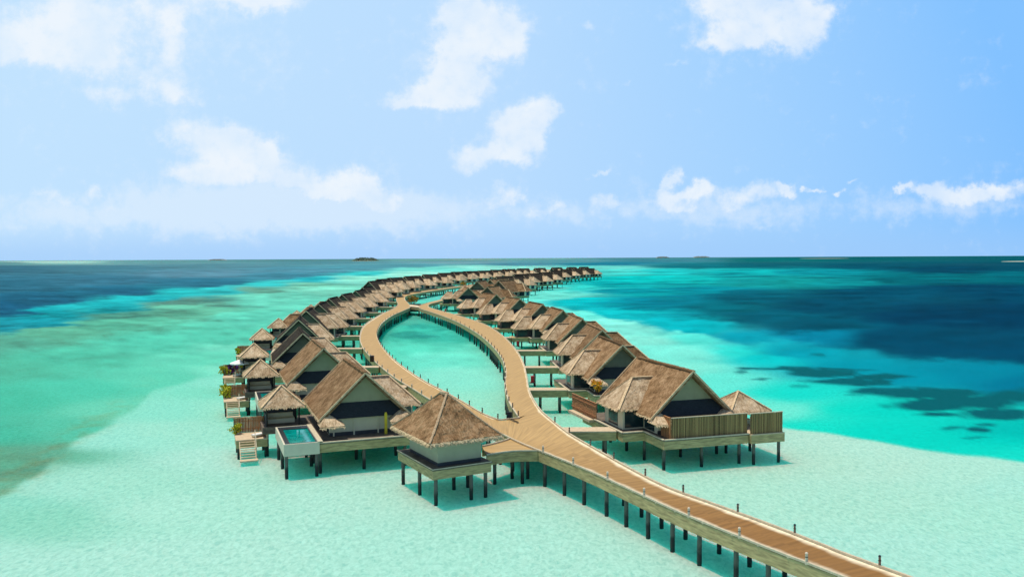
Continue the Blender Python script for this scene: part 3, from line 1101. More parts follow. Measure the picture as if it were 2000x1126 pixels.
if True:
    lf = None
    for side, i, P, rz in made:
        if side == 'left' and i < 6:
            if lf is None:
                lf = make_fence(3.2, 1.5, M['fence']); g = lf
            else:
                g = copy_tree(lf)
            g.location = local(P, rz, -11.7, 10.9, 1.95); g.rotation_euler = (0, 0, rz)
            tag(g, f'brown board fence at the back of the {ordw(i)} left-row swimming deck', 'fence', 'board fences behind the swimming decks')

# yellow shrubs spilling over the fences
sy = make_shrub('yellow_shrub', 0.75, 1.3, M['leaf_yellow'], 240, True, 5)
first = True
for side, i, P, rz in made:
    if side == 'left' and i < 4:
        for j, (x, y, z, w) in enumerate(((-11.5, 10.3, 1.95, 'seaward end of the deck fence'), (-8.4, 10.6, 1.95, 'inner end of the deck fence'))):
            g = sy if first else copy_tree(sy); first = False
            g.location = local(P, rz, x, y, z)
            k = 1.0 + 0.15 * ((i * 3 + j * 5) % 4 - 1)
            g.scale = (k, k, k); g.rotation_euler = (0, 0, i * 1.3 + j)
            tag(g, f'yellow-green shrub at the {w} by the {ordw(i)} left-row villa', 'shrub', 'yellow shrubs on the swimming decks')

# right front villa: gazebo, tall fences, platform
side, i, P, rz = [m for m in made if m[0] == 'right' and m[1] == 0][0]
mb = MB()
q = [local(P, rz, x, y) for x, y in ((5.07, -2.3), (8.8, -2.3), (8.8, 8.5), (5.07, 8.5))]
pl = empty('side_terrace'); tag(pl, 'timber terrace on stilts at the seaward side of the first right-row villa', 'terrace')
mb.prism([(a[0], a[1]) for a in q], DECK - 0.9, DECK - 0.1)
build(mb, 'deck_frame', M['fascia'], pl)
mb = MB(); mb.prism([(a[0], a[1]) for a in q], DECK - 0.1, DECK - 0.003)
build(mb, 'deck_boards', M['deck_pale'], pl)
for x, y in ((5.6, -1.9), (8.4, -1.9), (5.6, 3), (8.4, 3), (5.6, 8), (8.4, 8)):
    a = local(P, rz, x, y); child_data('stilt', PILE, pl, (a[0], a[1], 0))
g = place(GZR, local(P, rz, 6.6, 2.4), rz)
tag(g, 'pyramid-roofed thatch gazebo on the seaward terrace of the first right-row villa', 'gazebo')
f1 = make_fence(8.15, 1.95, M['fence_grey'])
f1.location = local(P, rz, -3.15, -1.75, DECK); f1.rotation_euler = (0, 0, rz)
tag(f1, 'long grey board fence across the front of the first right-row villa', 'fence')
f2 = make_fence(3.6, 1.95, M['fence_grey'])
f2.location = local(P, rz, 5.1, -2.1, DECK); f2.rotation_euler = (0, 0, rz)
tag(f2, 'short grey board fence at the seaward corner of the right front terrace', 'fence')
f3 = make_fence(1.9, 1.95, M['fence'])
f3.location = local(P, rz, -3.22, 0.2, DECK); f3.rotation_euler = (0, 0, rz - math.pi / 2)
tag(f3, 'short brown board fence return at the left end of the front fence', 'fence')
f4 = make_fence(7.0, 1.7, M['fence'])
f4.location = local(P, rz, -6.2, 8.9, DECK); f4.rotation_euler = (0, 0, rz + math.pi / 2)
tag(f4, 'brown board fence along the boardwalk side behind the first right-row villa', 'fence')
m = MB(); m.prism([(a[0], a[1]) for a in [local(P, rz, x, y) for x, y in ((-6.9, 9.26), (-6.3, 9.26), (-6.3, 15.4), (-6.9, 15.4))]], DECK - 0.3, DECK - 0.02)
pk = build(m, 'service_platform', M['deck_pale']); tag(pk, 'bleached timber platform behind the first right-row villa under the brown fence', 'platform')

l1 = [m_ for m_ in made if m_[0] == 'left' and m_[1] == 0][0]
M['yellow'] = simple('yellow_paint', (0.62, 0.50, 0.03), 0.5, 0.1, 3, 0.4)
m = MB(); m.box(-0.13, -0.04, 0, 0.13, 0.04, 2.0); m.box(-0.09, -0.05, 2.0, 0.09, 0.03, 2.12)
yb = build(m, 'paddle_board', M['yellow']); yb.location = local(l1[2], l1[3], 1.9, -0.35, DECK + 0.01); yb.rotation_euler = (0, 0, l1[3])
tag(yb, 'narrow yellow board standing upright against the front wall of the first left-row villa', 'board')

# orange and purple flowering shrubs
g = make_shrub('flowering_shrub', 0.8, 1.7, M['leaf_orange'], 300, True, 9)
p = W(1186, 745, 3.0 + 1.2); side2 = [m for m in made if m[0] == 'right' and m[1] == 1][0]
a = local(side2[2], side2[3], -3.4, -1.1, DECK)
g.location = a; g.scale = (1.15, 1.15, 1.2)
tag(g, 'orange-yellow flowering shrub at the front corner of the second right-row villa', 'shrub')
g = make_shrub('flowering_shrub', 0.7, 1.5, M['leaf_purple'], 300, True, 11)
m3 = [m for m in made if m[0] == 'left' and m[1] == 2][0]
g.location = local(m3[2], m3[3], -10.6, 10.7, 1.95); g.scale = (1.6, 1, 1.1)
tag(g, 'purple flowering shrub in front of a deck fence on the third left-row swimming deck', 'shrub')

# parasol
pr = empty('parasol', local(m3[2], m3[3], -9.2, 8.9, 1.95))
tag(pr, 'open white parasol on the swimming deck of the third left-row villa', 'parasol')
m = MB()
for k in range(8):
    a, b = 2 * math.pi * k / 8, 2 * math.pi * (k + 1) / 8
    m.face([(1.5 * math.cos(a), 1.5 * math.sin(a), 2.0), (1.5 * math.cos(b), 1.5 * math.sin(b), 2.0), (0, 0, 2.55)])
    m.face([(1.5 * math.cos(a), 1.5 * math.sin(a), 1.85), (1.5 * math.cos(b), 1.5 * math.sin(b), 1.85), (1.5 * math.cos(b), 1.5 * math.sin(b), 2.0), (1.5 * math.cos(a), 1.5 * math.sin(a), 2.0)])
build(m, 'canopy', M['white'], pr)
m = MB(); m.cyl(0, 0, 0, 2.5, 0.03, 8); m.cyl(0, 0, 0, 0.1, 0.3, 12)
build(m, 'pole', M['trim'], pr)

# red cabinets and a brown bin at the edge of the boardwalk
cab = empty('fire_cabinet')
m = MB(); m.box(-0.28, -0.22, 0, 0.28, 0.22, 1.1); build(m, 'body', M['red'], cab)
m = MB(); m.box(-0.33, -0.27, 1.1, 0.33, 0.27, 1.17); build(m, 'lid', M['red'], cab)
m = MB(); m.box(-0.55, -0.35, -0.14, 0.5, 0.35, -0.003); build(m, 'base', M['brown'], cab)
for k, (px, py, lb) in enumerate(((1040, 748, 'between the second and third right-row villas'), (1011, 676, 'before the fifth right-row villa'), (870, 609, 'near the far end of the right loop arm'))):
    q = W(px, py, DECK)
    g = cab if k == 0 else copy_tree(cab)
    g.location = (q.x, q.y, DECK + 0.14); g.scale = (0.75, 0.75, 0.75)
    tag(g, 'red fire cabinet at the boardwalk edge ' + lb, 'cabinet', 'red fire cabinets by the boardwalk')
bn = empty('litter_bin'); q = W(722, 706, DECK); bn.location = (q.x + 0.4, q.y, DECK)
m = MB(); m.box(-.3, -.3, 0, .3, .3, 0.95); build(m, 'body', M['brown'], bn)
m = MB(); m.box(-.34, -.34, 0.95, .34, .34, 1.02); build(m, 'lid', M['black'], bn)
tag(bn, 'brown litter bin on the outer edge of the left loop arm', 'bin')

# planted islands in the boardwalk loop
def planter(px, py, lb, sc):
    q = W(px, py, DECK)
    pb = empty('planter', (q.x, q.y, 0)); tag(pb, 'round timber planter standing in the water ' + lb, 'planter')
    m = MB(); m.cyl(0, 0, SEABED_Z - .4, DECK - 0.3, 2.6 * sc, 20); build(m, 'tub', M['beam'], pb)
    g = make_shrub('palm_shrub', 2.6 * sc, 3.2 * sc, M['leaf_green'], 1500, True, int(px), M['leaf_orange'] if sc > 0.9 else M['leaf_yellow'])
    g.location = (q.x, q.y, DECK - 0.3)
    tag(g, 'dense green and orange shrub growing from the planter ' + lb, 'shrub')


planter(809, 592, 'beside the far link of the loop', 1.0)
planter(904, 559, 'beyond the loop between the two rows', 0.95)

# ------------------------------------------------------------------ seabed with coral flats, channels and sandbanks
def s2l(c):
    c = np.array(c, dtype=float) / 255.0
    return np.where(c <= 0.04045, c / 12.92, ((c + 0.055) / 1.055) ** 2.4)


HY = lambda x: 508.5 - 0.00475 * x
CTRL = [
 # near sand
 (0,1126,182,229,212),(400,1100,186,231,214),(800,1100,182,231,214),(1200,1110,184,231,214),(1700,1100,182,231,214),(2000,1100,179,231,214),
 (300,1000,182,231,212),(700,980,186,231,214),(1400,980,186,231,211),(1700,980,184,229,209),(2000,1000,179,231,211),(1000,1000,184,231,214),
 (450,900,184,231,214),(350,850,169,229,208),(200,950,172,227,206),(60,1010,150,216,192),(900,860,179,231,211),(1200,870,179,229,208),(1600,900,190,229,208),(1750,910,190,229,210),(1900,930,186,231,212),(2000,955,179,231,214),
 (1560,850,190,229,210),(1700,880,190,231,212),(1850,905,186,231,212),
 # left greener flat
 (0,960,118,190,160),(60,930,100,172,142),(0,900,105,172,140),(120,890,108,185,155),(0,850,80,190,160),(140,842,95,200,170),(250,800,115,212,182),(0,780,82,196,165),(150,760,88,204,174),(300,740,105,212,182),(400,760,135,224,198),(400,700,110,214,185),
 (0,720,90,190,160),(150,700,92,200,170),(300,670,92,202,174),(430,660,98,208,180),(100,650,100,180,150),(0,665,95,175,150),(240,630,98,188,158),(380,610,108,190,160),(480,620,105,212,186),(550,590,115,215,190),
 (350,590,95,150,135),(500,566,105,160,140),(200,612,90,165,145),(600,558,120,190,165),(620,566,135,222,196),(700,545,150,228,205),(800,535,165,235,215),(560,575,120,215,190),
 (0,632,30,150,165),(100,612,20,165,175),(200,598,25,172,180),(300,583,35,180,188),(420,568,55,195,198),(520,556,60,200,200),(620,545,40,185,195),(720,534,60,200,200),(850,525,120,222,208),(950,521,150,225,210),
 (0,600,30,95,130),(100,585,35,100,130),(250,570,40,105,135),(400,552,50,115,140),(550,540,70,135,155),(0,560,50,108,132),(200,550,62,118,142),(400,535,95,140,160),(600,528,85,145,165),(700,522,85,150,165),(800,518,90,155,168),
 (0,525,62,110,130),(200,525,75,125,142),(400,520,90,138,152),(600,514,85,140,152),(900,512,110,155,165),(0,513,90,140,145),(100,512,160,205,195),(300,511,100,150,155),(600,508,85,135,140),(900,507,110,160,155),
 (100,960,172,227,208),(230,860,164,229,210),(320,800,150,228,206),(420,752,150,230,208),(30,985,150,218,196),
 (180,600,40,190,195),(60,626,25,165,180),(350,572,45,195,198),(250,586,40,190,195),
 # lagoon inside the loop
 (900,790,165,235,210),(930,740,150,236,214),(880,700,120,232,208),(800,680,100,225,198),(840,640,70,205,182),(900,650,75,212,190),(820,620,90,200,178),(770,650,70,195,170),
 # between rows and boardwalk
 (1060,700,150,234,210),(1080,780,160,232,206),(1150,830,160,230,204),(680,700,90,220,190),(680,780,110,215,190),(700,860,110,215,190),(600,860,130,220,196),(520,800,160,230,206),(450,800,165,230,206),(480,720,140,228,202),(460,680,125,222,195),
 # right shelf
 (1040,585,120,235,218),(1080,577,120,232,216),(1120,615,115,238,222),(1200,640,140,236,220),(1280,665,145,236,218),(1350,690,135,238,220),(1300,720,140,238,218),(1400,745,110,236,218),(1450,790,105,234,212),(1530,800,120,236,214),
 (1350,662,90,232,218),(1420,690,40,222,212),(1480,700,5,205,205),(1560,770,20,222,205),(1650,800,5,222,200),(1600,830,20,225,202),(1700,840,5,218,198),(1800,865,5,215,195),(1900,885,10,218,198),(2000,905,20,222,202),(1950,870,0,205,190),(2000,850,0,190,180),(1750,800,5,215,196),
 (1220,612,10,190,195),(1330,640,0,185,195),(1250,600,0,140,155),(1150,590,0,190,195),(1450,660,0,160,180),(1550,690,0,158,178),(1650,720,0,155,175),(1800,740,0,148,170),(2000,750,0,120,150),(1900,735,0,135,160),(1600,655,0,130,160),
 # deep channel
 (1300,590,0,130,150),(1400,600,0,102,116),(1500,620,0,88,107),(1450,580,0,93,111),(1600,640,0,74,94),(1600,600,0,72,96),(1750,660,0,66,92),(1850,685,0,70,98),(2000,690,0,69,98),(1800,620,0,57,86),(2000,620,0,55,84),(1700,570,0,72,96),(1900,560,0,69,96),(2000,570,0,66,94),
 (1180,555,0,190,190),(1250,545,0,205,200),(1350,548,10,190,185),(1450,552,15,160,160),(1550,545,15,165,162),(1650,550,10,150,155),(1200,530,80,215,205),(1320,530,30,200,198),(1450,532,10,185,185),(1600,533,5,150,160),(1750,545,0,106,116),(1900,545,0,111,120),(2000,542,0,102,116),
 (1250,570,0,175,180),(1120,560,60,225,215),(1060,560,110,232,218),(1380,565,0,150,165),(1180,515,30,125,150),(1350,520,0,111,124),(1500,518,0,93,107),(1700,520,0,79,98),(1850,525,0,69,94),(2000,520,0,74,94),
 (1100,510,90,150,160),(1300,508,60,130,145),(1500,507,0,106,107),(1700,505,0,93,98),(2000,505,0,88,98),(1000,516,80,140,160),(1300,503,70,130,140),(1000,505,110,160,155),
 (1000,524,150,228,212),(1180,523,110,215,205),
]
C = np.array(CTRL, dtype=float)
Clin = s2l(C[:, 2:5])


REEFS = [  # (x, y, rx, ry, strength) dark coral patches on the right shelf
 (1520,721,90,4,.8),(1600,728,70,9,.9),(1650,722,60,5,.7),(1640,744,70,7,.9),(1720,737,60,9,.9),(1700,748,60,6,.9),(1440,725,25,4,.6),(1490,741,22,4,.6),(1570,755,25,5,.35),
 (1740,765,80,11,1),(1830,770,110,14,1),(1900,790,130,18,1),(1830,795,80,14,1),(1960,810,90,16,1),(1990,775,60,20,.8),(1850,812,60,6,.8),(1940,832,20,5,.6),(1870,838,40,5,.7),(1920,842,30,6,.8),(1905,855,40,4,.5),(1690,773,25,3,.5),
 (1610,694,16,3,.5),(800,655,45,9,.35),(830,640,35,6,.3),(930,660,25,5,.3)]


BND = [  # (polyline of the colour edge, half width in pixels, x window fade-in from..to, fade-out from..to)
 ([(1350,795),(1450,818),(1530,832),(1640,846),(1700,860),(1800,883),(1900,901),(2000,919),(2300,965)], 2.5, (1400,1500), (9000,9001)),
 ([(1060,590),(1120,603),(1200,626),(1280,637),(1350,647),(1450,668)], 3.0, (1060,1110), (1380,1470)),
 ([(1300,606),(1350,622),(1450,646),(1550,663),(1650,677),(1750,689),(1850,697),(1950,708),(2300,740)], 11.0, (1330,1480), (9000,9001)),
 ([(-300,690),(0,628),(100,607),(200,592),(300,578),(420,562),(520,551),(620,541),(720,531),(850,522)], 4.0, (-9001,-9000), (780,860)),
 ([(-300,700),(0,660),(100,640),(200,612),(300,594),(400,579),(500,566),(560,558),(640,549)], 6.0, (-9001,-9000), (520,600)),
 ([(-300,1050),(-60,1000),(0,968),(60,938),(154,866),(215,829),(271,796),(300,762),(389,735),(470,722)], 5.0, (-9001,-9000), (430,500)),
]


def bside(px, py):
    out = []
    for pl, hw, (a0, a1), (b0, b1) in BND:
        pl = np.array(pl, dtype=float)
        yb = np.interp(px, pl[:, 0], pl[:, 1])
        sgn = np.tanh((py - yb) / hw)
        win = np.clip((px - a0) / (a1 - a0), 0, 1) * np.clip((b1 - px) / (b1 - b0), 0, 1)
        out.append(sgn * win)
    return out


def water_colour(px, py):
    hy = HY(px)
    dy = np.maximum(py - hy, 0.5)
    cdy = np.maximum(C[:, 1] - HY(C[:, 0]), 0.5)
    num = np.zeros(px.shape + (3,)); den = np.zeros(px.shape)
    ly = np.log(dy + 3); cly = np.log(cdy + 3)
    sp = bside(px, py); sk = bside(C[:, 0], C[:, 1])
    for k in range(len(C)):
        sx = 26 + 0.32 * cdy[k]
        d2 = ((px - C[k, 0]) / (sx * 2.0)) ** 2 + ((ly - cly[k]) / 0.16) ** 2
        w = 1.0 / (d2 + 0.06) ** 2.4
        for q in range(len(BND)):
            w = w * (0.5 * (1 + sp[q] * sk[q][k]) + 0.004)
        num += w[..., None] * Clin[k]
        den += w
    c = num / den[..., None]
    return c


def vnoise(x, y, seed=0):
    xi = np.floor(x).astype(int); yi = np.floor(y).astype(int)
    xf = x - xi; yf = y - yi
    def h(a, b):
        n = (a * 374761393 + b * 668265263 + seed * 974711) & 0xffffffff
        n = ((n ^ (n >> 13)) * 1274126177) & 0xffffffff
        return ((n ^ (n >> 16)) & 0xffff) / 65535.0
    u = xf * xf * (3 - 2 * xf); v = yf * yf * (3 - 2 * yf)
    return (h(xi, yi) * (1 - u) + h(xi + 1, yi) * u) * (1 - v) + (h(xi, yi + 1) * (1 - u) + h(xi + 1, yi + 1) * u) * v


def fbm(x, y, o=5, seed=0):
    s = 0; a = 0.5; t = 0
    for k in range(o):
        s = s + a * vnoise(x * 2 ** k, y * 2 ** k, seed + k * 17); t += a; a *= 0.55
    return s / t


ths = np.concatenate([np.linspace(-180, -38, 24)[:-1], np.linspace(-38, 38, 620), np.linspace(38, 180, 24)[1:]]) * math.pi / 180
ths = ths[:-1]
dep = np.concatenate([[5000, 1600], np.arange(760, 120, -2.6), np.arange(120, 12, -0.95), np.geomspace(12, 0.25, 36)])
rr = CAMH * F / dep
TH, RRR = np.meshgrid(ths, rr)
GX = RRR * np.sin(TH); GY = RRR * np.cos(TH)
fy = np.maximum(np.abs(GY), 1.0)
px = np.clip(1000 + F * GX / fy, -250, 2250)
py = HY(px) + F * CAMH / np.maximum(fy, 1.0)
py = np.minimum(py, 1300)
# organic edges: shift the lookup by world-space noise
big = fbm(GX / 26 + 50, GY / 38 + 50, 5, 3) - 0.5
big2 = fbm(GX / 26 + 90, GY / 38 + 20, 5, 9) - 0.5
hyv = HY(px); dyv = py - hyv
wx = px + big * F / fy * 5
wy = hyv + dyv * (1 + big2 * np.clip(8 / fy, 0.03, 0.10))
lyv = np.log(np.maximum(dyv, 0.6) + 4)
st_a = fbm(px / 110 + 40, lyv * 16 + 7, 6, 101) - 0.5
st_b = fbm(px / 34 + 40, lyv * 26 + 7, 5, 131) - 0.5
farw = np.clip((260 - dyv) / 160, 0, 1)
wy = hyv + (wy - hyv) * (1 + farw * (0.20 * st_a + 0.12 * st_b))
wx = wx + farw * np.where(px < 1000, 45, 90) * st_a
colr = water_colour(wx, wy)
colr = colr * (1 + farw * np.clip((dyv - 2) / 20, 0.3, 1) * (0.75 * st_a + 0.75 * st_b))[..., None]
# wind streaks and patchy bottom far out
stre = fbm(GX / 60 + 7, GY / 22 + 3, 6, 21)
stre2 = fbm(GX / 400 + 7, GY / 700 + 3, 6, 31)
lum = colr.mean(axis=2)
amp = np.clip((fy - 110) / 300, 0, 1)
right_mask = np.clip((px - 1040) / 120, 0, 1)
dark = np.clip((stre - 0.46) * 4.2, 0, 1) * amp * right_mask * np.clip((dyv - 14) / 20, 0, 1) * np.clip((0.45 - np.abs(colr[..., 1] - 0.42)) * 3, 0, 1)
dark = dark * np.clip((150 - dyv) / 40, 0, 1)
colr = colr * (1 - 0.62 * dark[..., None] * np.array([1.0, 0.85, 0.7]))
lightst = np.clip((stre2 - 0.52) * 5, 0, 1) * np.clip((28 - dyv) / 16, 0, 1) * np.clip((1500 - px) / 300, 0.15, 1)
colr = colr + lightst[..., None] * np.array([0.05, 0.075, 0.075])
# left reef flat: mottled brownish coral
left_mask = np.clip((560 - px) / 150, 0, 1) * np.clip((dyv - 48) / 30, 0, 1)
flat = np.clip((0.62 - colr[..., 1]) * 3.5, 0, 1)
cor = np.clip((fbm(GX / 3.2, GY / 5, 6, 41) - 0.42) * 4.5, 0, 1) * left_mask * flat
colr = colr * (1 - 0.25 * cor[..., None] * np.array([0.35, 1.0, 1.05]))
# right reefs
edge_l = np.interp(px, [-300, 0, 60, 154, 215, 300, 389, 470], [1050, 968, 938, 866, 829, 762, 735, 722])
band = np.exp(-((py - edge_l + 22 + 26 * st_a) / 26) ** 2) * np.clip((330 - px) / 200, 0, 1)
mot = np.clip((fbm(GX / 1.7, GY / 2.6, 5, 61) - 0.40) * 4, 0, 1)
colr = colr * (1 - 0.40 * (band * mot)[..., None] * np.array([0.0, 0.55, 0.8]))
colr[..., 0] += 0.04 * band * mot
rf = np.zeros_like(px)
nz = fbm(GX / 3.2 + 11, GY / 6 + 5, 6, 77) - 0.5
wob = fbm(GX / 9 + 31, GY / 14 + 5, 4, 57) - 0.5
for (x, y, rx, ry, st) in REEFS:
    d = ((px + wob * 70 - x) / rx) ** 2 + ((py + wob * 12 - y) / (ry * 0.82)) ** 2
    rf = np.maximum(rf, st * np.clip(1.25 - d + nz * 1.5, 0, 1))
rf = np.clip(rf * 1.3, 0, 1)
rc = s2l((8, 98, 105))
colr = colr * (1 - rf[..., None]) + rc * rf[..., None]

GAIN = np.array([1.0, 1.0, 1.0])
nT_, nR_ = len(ths), len(rr)
verts = np.stack([GX, GY, np.full_like(GX, SEABED_Z)], axis=-1).reshape(-1, 3)
ii, jj = np.meshgrid(np.arange(nR_ - 1), np.arange(nT_), indexing='ij')
j2 = (jj + 1) % nT_
faces = np.stack([ii * nT_ + jj, (ii + 1) * nT_ + jj, (ii + 1) * nT_ + j2, ii * nT_ + j2], axis=-1).reshape(-1, 4)
me = bpy.data.meshes.new('seabed')
me.vertices.add(len(verts)); me.vertices.foreach_set('co', verts.astype(np.float32).ravel())
me.loops.add(len(faces) * 4); me.loops.foreach_set('vertex_index', faces[:, ::-1].astype(np.int32).ravel())
me.polygons.add(len(faces)); me.polygons.foreach_set('loop_start', np.arange(0, len(faces) * 4, 4, dtype=np.int32))
me.polygons.foreach_set('loop_total', np.full(len(faces), 4, dtype=np.int32))
me.update(calc_edges=True); me.validate()
ca = me.color_attributes.new('bottom', 'FLOAT_COLOR', 'POINT')
cc = np.ones((len(verts), 4), dtype=np.float32); cc[:, :3] = colr.reshape(-1, 3)
ca.data.foreach_set('color', cc.ravel())
seabed = bpy.data.objects.new('seabed', me); col.objects.link(seabed)
tag(seabed, 'pale coral sand seabed with reef patches and deep blue channels', None, None, 'structure')

# albedo = wanted colour / light gain of sun and sky through the water
m, nt, b = new_mat('coral_sand_bed')
at = N(nt, 'ShaderNodeAttribute', attribute_name='bottom')
geo = N(nt, 'ShaderNodeNewGeometry')
mul = N(nt, 'ShaderNodeMixRGB', blend_type='MULTIPLY'); mul.inputs[0].default_value = 1
nt.links.new(at.outputs['Color'], mul.inputs[1])
BEDGAIN = (1.45, 0.74, 0.765)
mul.inputs[2].default_value = (*BEDGAIN, 1)
mp = N(nt, 'ShaderNodeMapping'); mp.inputs['Scale'].default_value = (0.95, 0.55, 1)
nt.links.new(geo.outputs['Position'], mp.inputs[0])
no = N(nt, 'ShaderNodeTexNoise'); no.inputs['Scale'].default_value = 3.0; no.inputs['Detail'].default_value = 7; no.inputs['Roughness'].default_value = 0.6; no.inputs['Distortion'].default_value = 0.8
nt.links.new(mp.outputs[0], no.inputs['Vector'])
rp = ramp(nt, [(0.33, (0.74, 0.86, 0.87)), (0.48, (1, 1, 1)), (0.64, (1.16, 1.12, 1.14))])  # mottle paints ripple light and small glints into the sand colour
nt.links.new(no.outputs['Fac'], rp.inputs[0])
mu2 = N(nt, 'ShaderNodeMixRGB', blend_type='MULTIPLY'); mu2.inputs[0].default_value = 1
nt.links.new(mul.outputs[0], mu2.inputs[1]); nt.links.new(rp.outputs[0], mu2.inputs[2])
nt.links.new(mu2.outputs[0], b.inputs['Base Color'])
b.inputs['Roughness'].default_value = 1; b.inputs['Specular IOR Level'].default_value = 0
b.inputs['Subsurface Weight'].default_value = 0.9
b.inputs['Subsurface Radius'].default_value = (0.01, 1.0, 0.85)
b.inputs['Subsurface Scale'].default_value = 9.0
b.subsurface_method = 'BURLEY'
me.materials.append(m)

# water surface
m, nt, b = new_mat('sea_water')
nt.nodes.remove(b)
out = nt.nodes['Material Output']
tr = N(nt, 'ShaderNodeBsdfTransparent'); tr.inputs[0].default_value = (0.66, 0.985, 0.955, 1)
gl = N(nt, 'ShaderNodeBsdfGlossy'); gl.inputs['Roughness'].default_value = 0.18; gl.inputs[0].default_value = (0.35, 0.75, 0.85, 1)
geo = N(nt, 'ShaderNodeNewGeometry')
mp = N(nt, 'ShaderNodeMapping'); mp.inputs['Scale'].default_value = (0.8, 1.5, 1)
nt.links.new(geo.outputs['Position'], mp.inputs[0])
no = N(nt, 'ShaderNodeTexNoise'); no.inputs['Scale'].default_value = 1.6; no.inputs['Detail'].default_value = 4
nt.links.new(mp.outputs[0], no.inputs['Vector'])
bp = N(nt, 'ShaderNodeBump'); bp.inputs['Strength'].default_value = 0.55; bp.inputs['Distance'].default_value = 0.25
nt.links.new(no.outputs['Fac'], bp.inputs['Height'])
nt.links.new(bp.outputs[0], gl.inputs['Normal'])
fr = N(nt, 'ShaderNodeFresnel'); fr.inputs[0].default_value = 1.33
nt.links.new(bp.outputs[0], fr.inputs['Normal'])
mn = N(nt, 'ShaderNodeMath', operation='MINIMUM'); mn.inputs[1].default_value = 0.035
fm_ = N(nt, 'ShaderNodeMath', operation='MULTIPLY'); fm_.inputs[1].default_value = 0.16
nt.links.new(fr.outputs[0], fm_.inputs[0]); nt.links.new(fm_.outputs[0], mn.inputs[0])
mx = N(nt, 'ShaderNodeMixShader')
nt.links.new(mn.outputs[0], mx.inputs[0]); nt.links.new(tr.outputs[0], mx.inputs[1]); nt.links.new(gl.outputs[0], mx.inputs[2])
nt.links.new(mx.outputs[0], out.inputs['Surface'])
mb = MB()
ringr = [0, 60, 300, 2000, 20000, 125000]
n = 96
vv = [(0, 0, SEA_Z)]; ff = []
for r_ in ringr[1:]:
    vv += [(r_ * math.cos(2 * math.pi * k / n), r_ * math.sin(2 * math.pi * k / n), SEA_Z) for k in range(n)]
for k in range(n):
    ff.append((0, 1 + k, 1 + (k + 1) % n))
for q in range(len(ringr) - 2):
    for k in range(n):
        a = 1 + q * n + k; b_ = 1 + q * n + (k + 1) % n
        ff.append((a, a + n, b_ + n, b_))
wme = bpy.data.meshes.new('sea'); wme.from_pydata(vv, [], ff); wme.materials.append(m); wme.update()
sea = bpy.data.objects.new('sea', wme); col.objects.link(sea)
tag(sea, 'clear turquoise sea surface with small ripples', None, None, 'structure')

# ------------------------------------------------------------------ far islands and sandbars
M['sand'] = simple('sand', (0.75, 0.68, 0.52), 0.9, 0.1, 0.02)
M['jungle'] = simple('island_trees', (0.13, 0.18, 0.12), 0.9, 0.5, 0.05)  # green lightened so its colour carries the distance haze
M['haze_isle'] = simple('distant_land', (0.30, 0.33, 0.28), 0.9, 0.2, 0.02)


def island(px, py, wpx, hpx, label, mat, name='island', sand=True, seed=1):
    c = W(px, py, 0.0)
    D = c.y
    wid = wpx / F * D; h = hpx / F * D
    r = empty(name, (c.x, c.y, 0)); tag(r, label, 'island')
    if sand:
        m = MB()
        n = 40
        rg = [(0, 1.2), (0.6, 1.0), (0.9, 0.5), (1.0, -0.5)]
        for a in range(n):
            t0, t1 = 2 * math.pi * a / n, 2 * math.pi * (a + 1) / n
            for (r0, z0), (r1, z1) in zip(rg, rg[1:]):
                pt = lambda rr_, t, z: (rr_ * math.cos(t) * wid * .56, rr_ * math.sin(t) * wid * .4, z)
                m.face([pt(r0, t0, z0), pt(r1, t0, z1), pt(r1, t1, z1), pt(r0, t1, z0)])
        build(m, 'beach', M['sand'], r)
    if mat is not None:
        rng = random.Random(seed)
        m = MB()
        for k in range(420):
            t = rng.uniform(0, 2 * math.pi); q = math.sqrt(rng.random())
            x = q * math.cos(t) * wid * .5; y = q * math.sin(t) * wid * .28
            env = max(0.12, (1 - abs(x / (wid * .5)) ** 4)) ** 0.8
            hh = h * env * rng.uniform(.55, 1.0)
            rr_ = wid * rng.uniform(.014, .035)
            # leafy crown: irregular low-poly clump
            base = [(x + rr_ * math.cos(u) * rng.uniform(.7, 1.2), y + rr_ * math.sin(u) * rng.uniform(.7, 1.2), hh * rng.uniform(.2, .5)) for u in np.linspace(0, 2 * math.pi, 7)[:-1]]
            tp = (x + rng.uniform(-1, 1), y, hh)
            lo = [(p[0], p[1], 0) for p in base]
            for i in range(6):
                m.face([base[i], base[(i + 1) % 6], tp]); m.face([lo[i], lo[(i + 1) % 6], base[(i + 1) % 6], base[i]])
        build(m, 'tree_cover', mat, r)
    return r


island(714, 509.6, 52, 8.0, 'small dark green wooded island with a white beach on the left horizon', M['jungle'], seed=3)
island(425, 508.4, 36, 3.2, 'faint low island on the horizon at the far left', M['haze_isle'], sand=False, seed=4)
island(1294, 503.6, 26, 3.4, 'faint low island on the horizon right of the last villas', M['haze_isle'], sand=False, seed=5)
island(1370, 503.0, 34, 3.4, 'pale low island on the horizon, the second one right of the villas', M['haze_isle'], sand=False, seed=6)
island(100, 511.2, 190, 0, 'long thin white sandbar on the horizon at the left edge', None, 'sandbar')
island(1610, 504.6, 90, 0, 'thin white sandbar with a dark middle on the right horizon', None, 'sandbar')
island(1995, 510.5, 70, 0, 'short white sandbar at the right edge of the photo below the horizon', None, 'sandbar')
island(920, 506.8, 120, 1.2, 'very low green strip of land on the horizon behind the villa rows', M['haze_isle'], seed=8, sand=False)

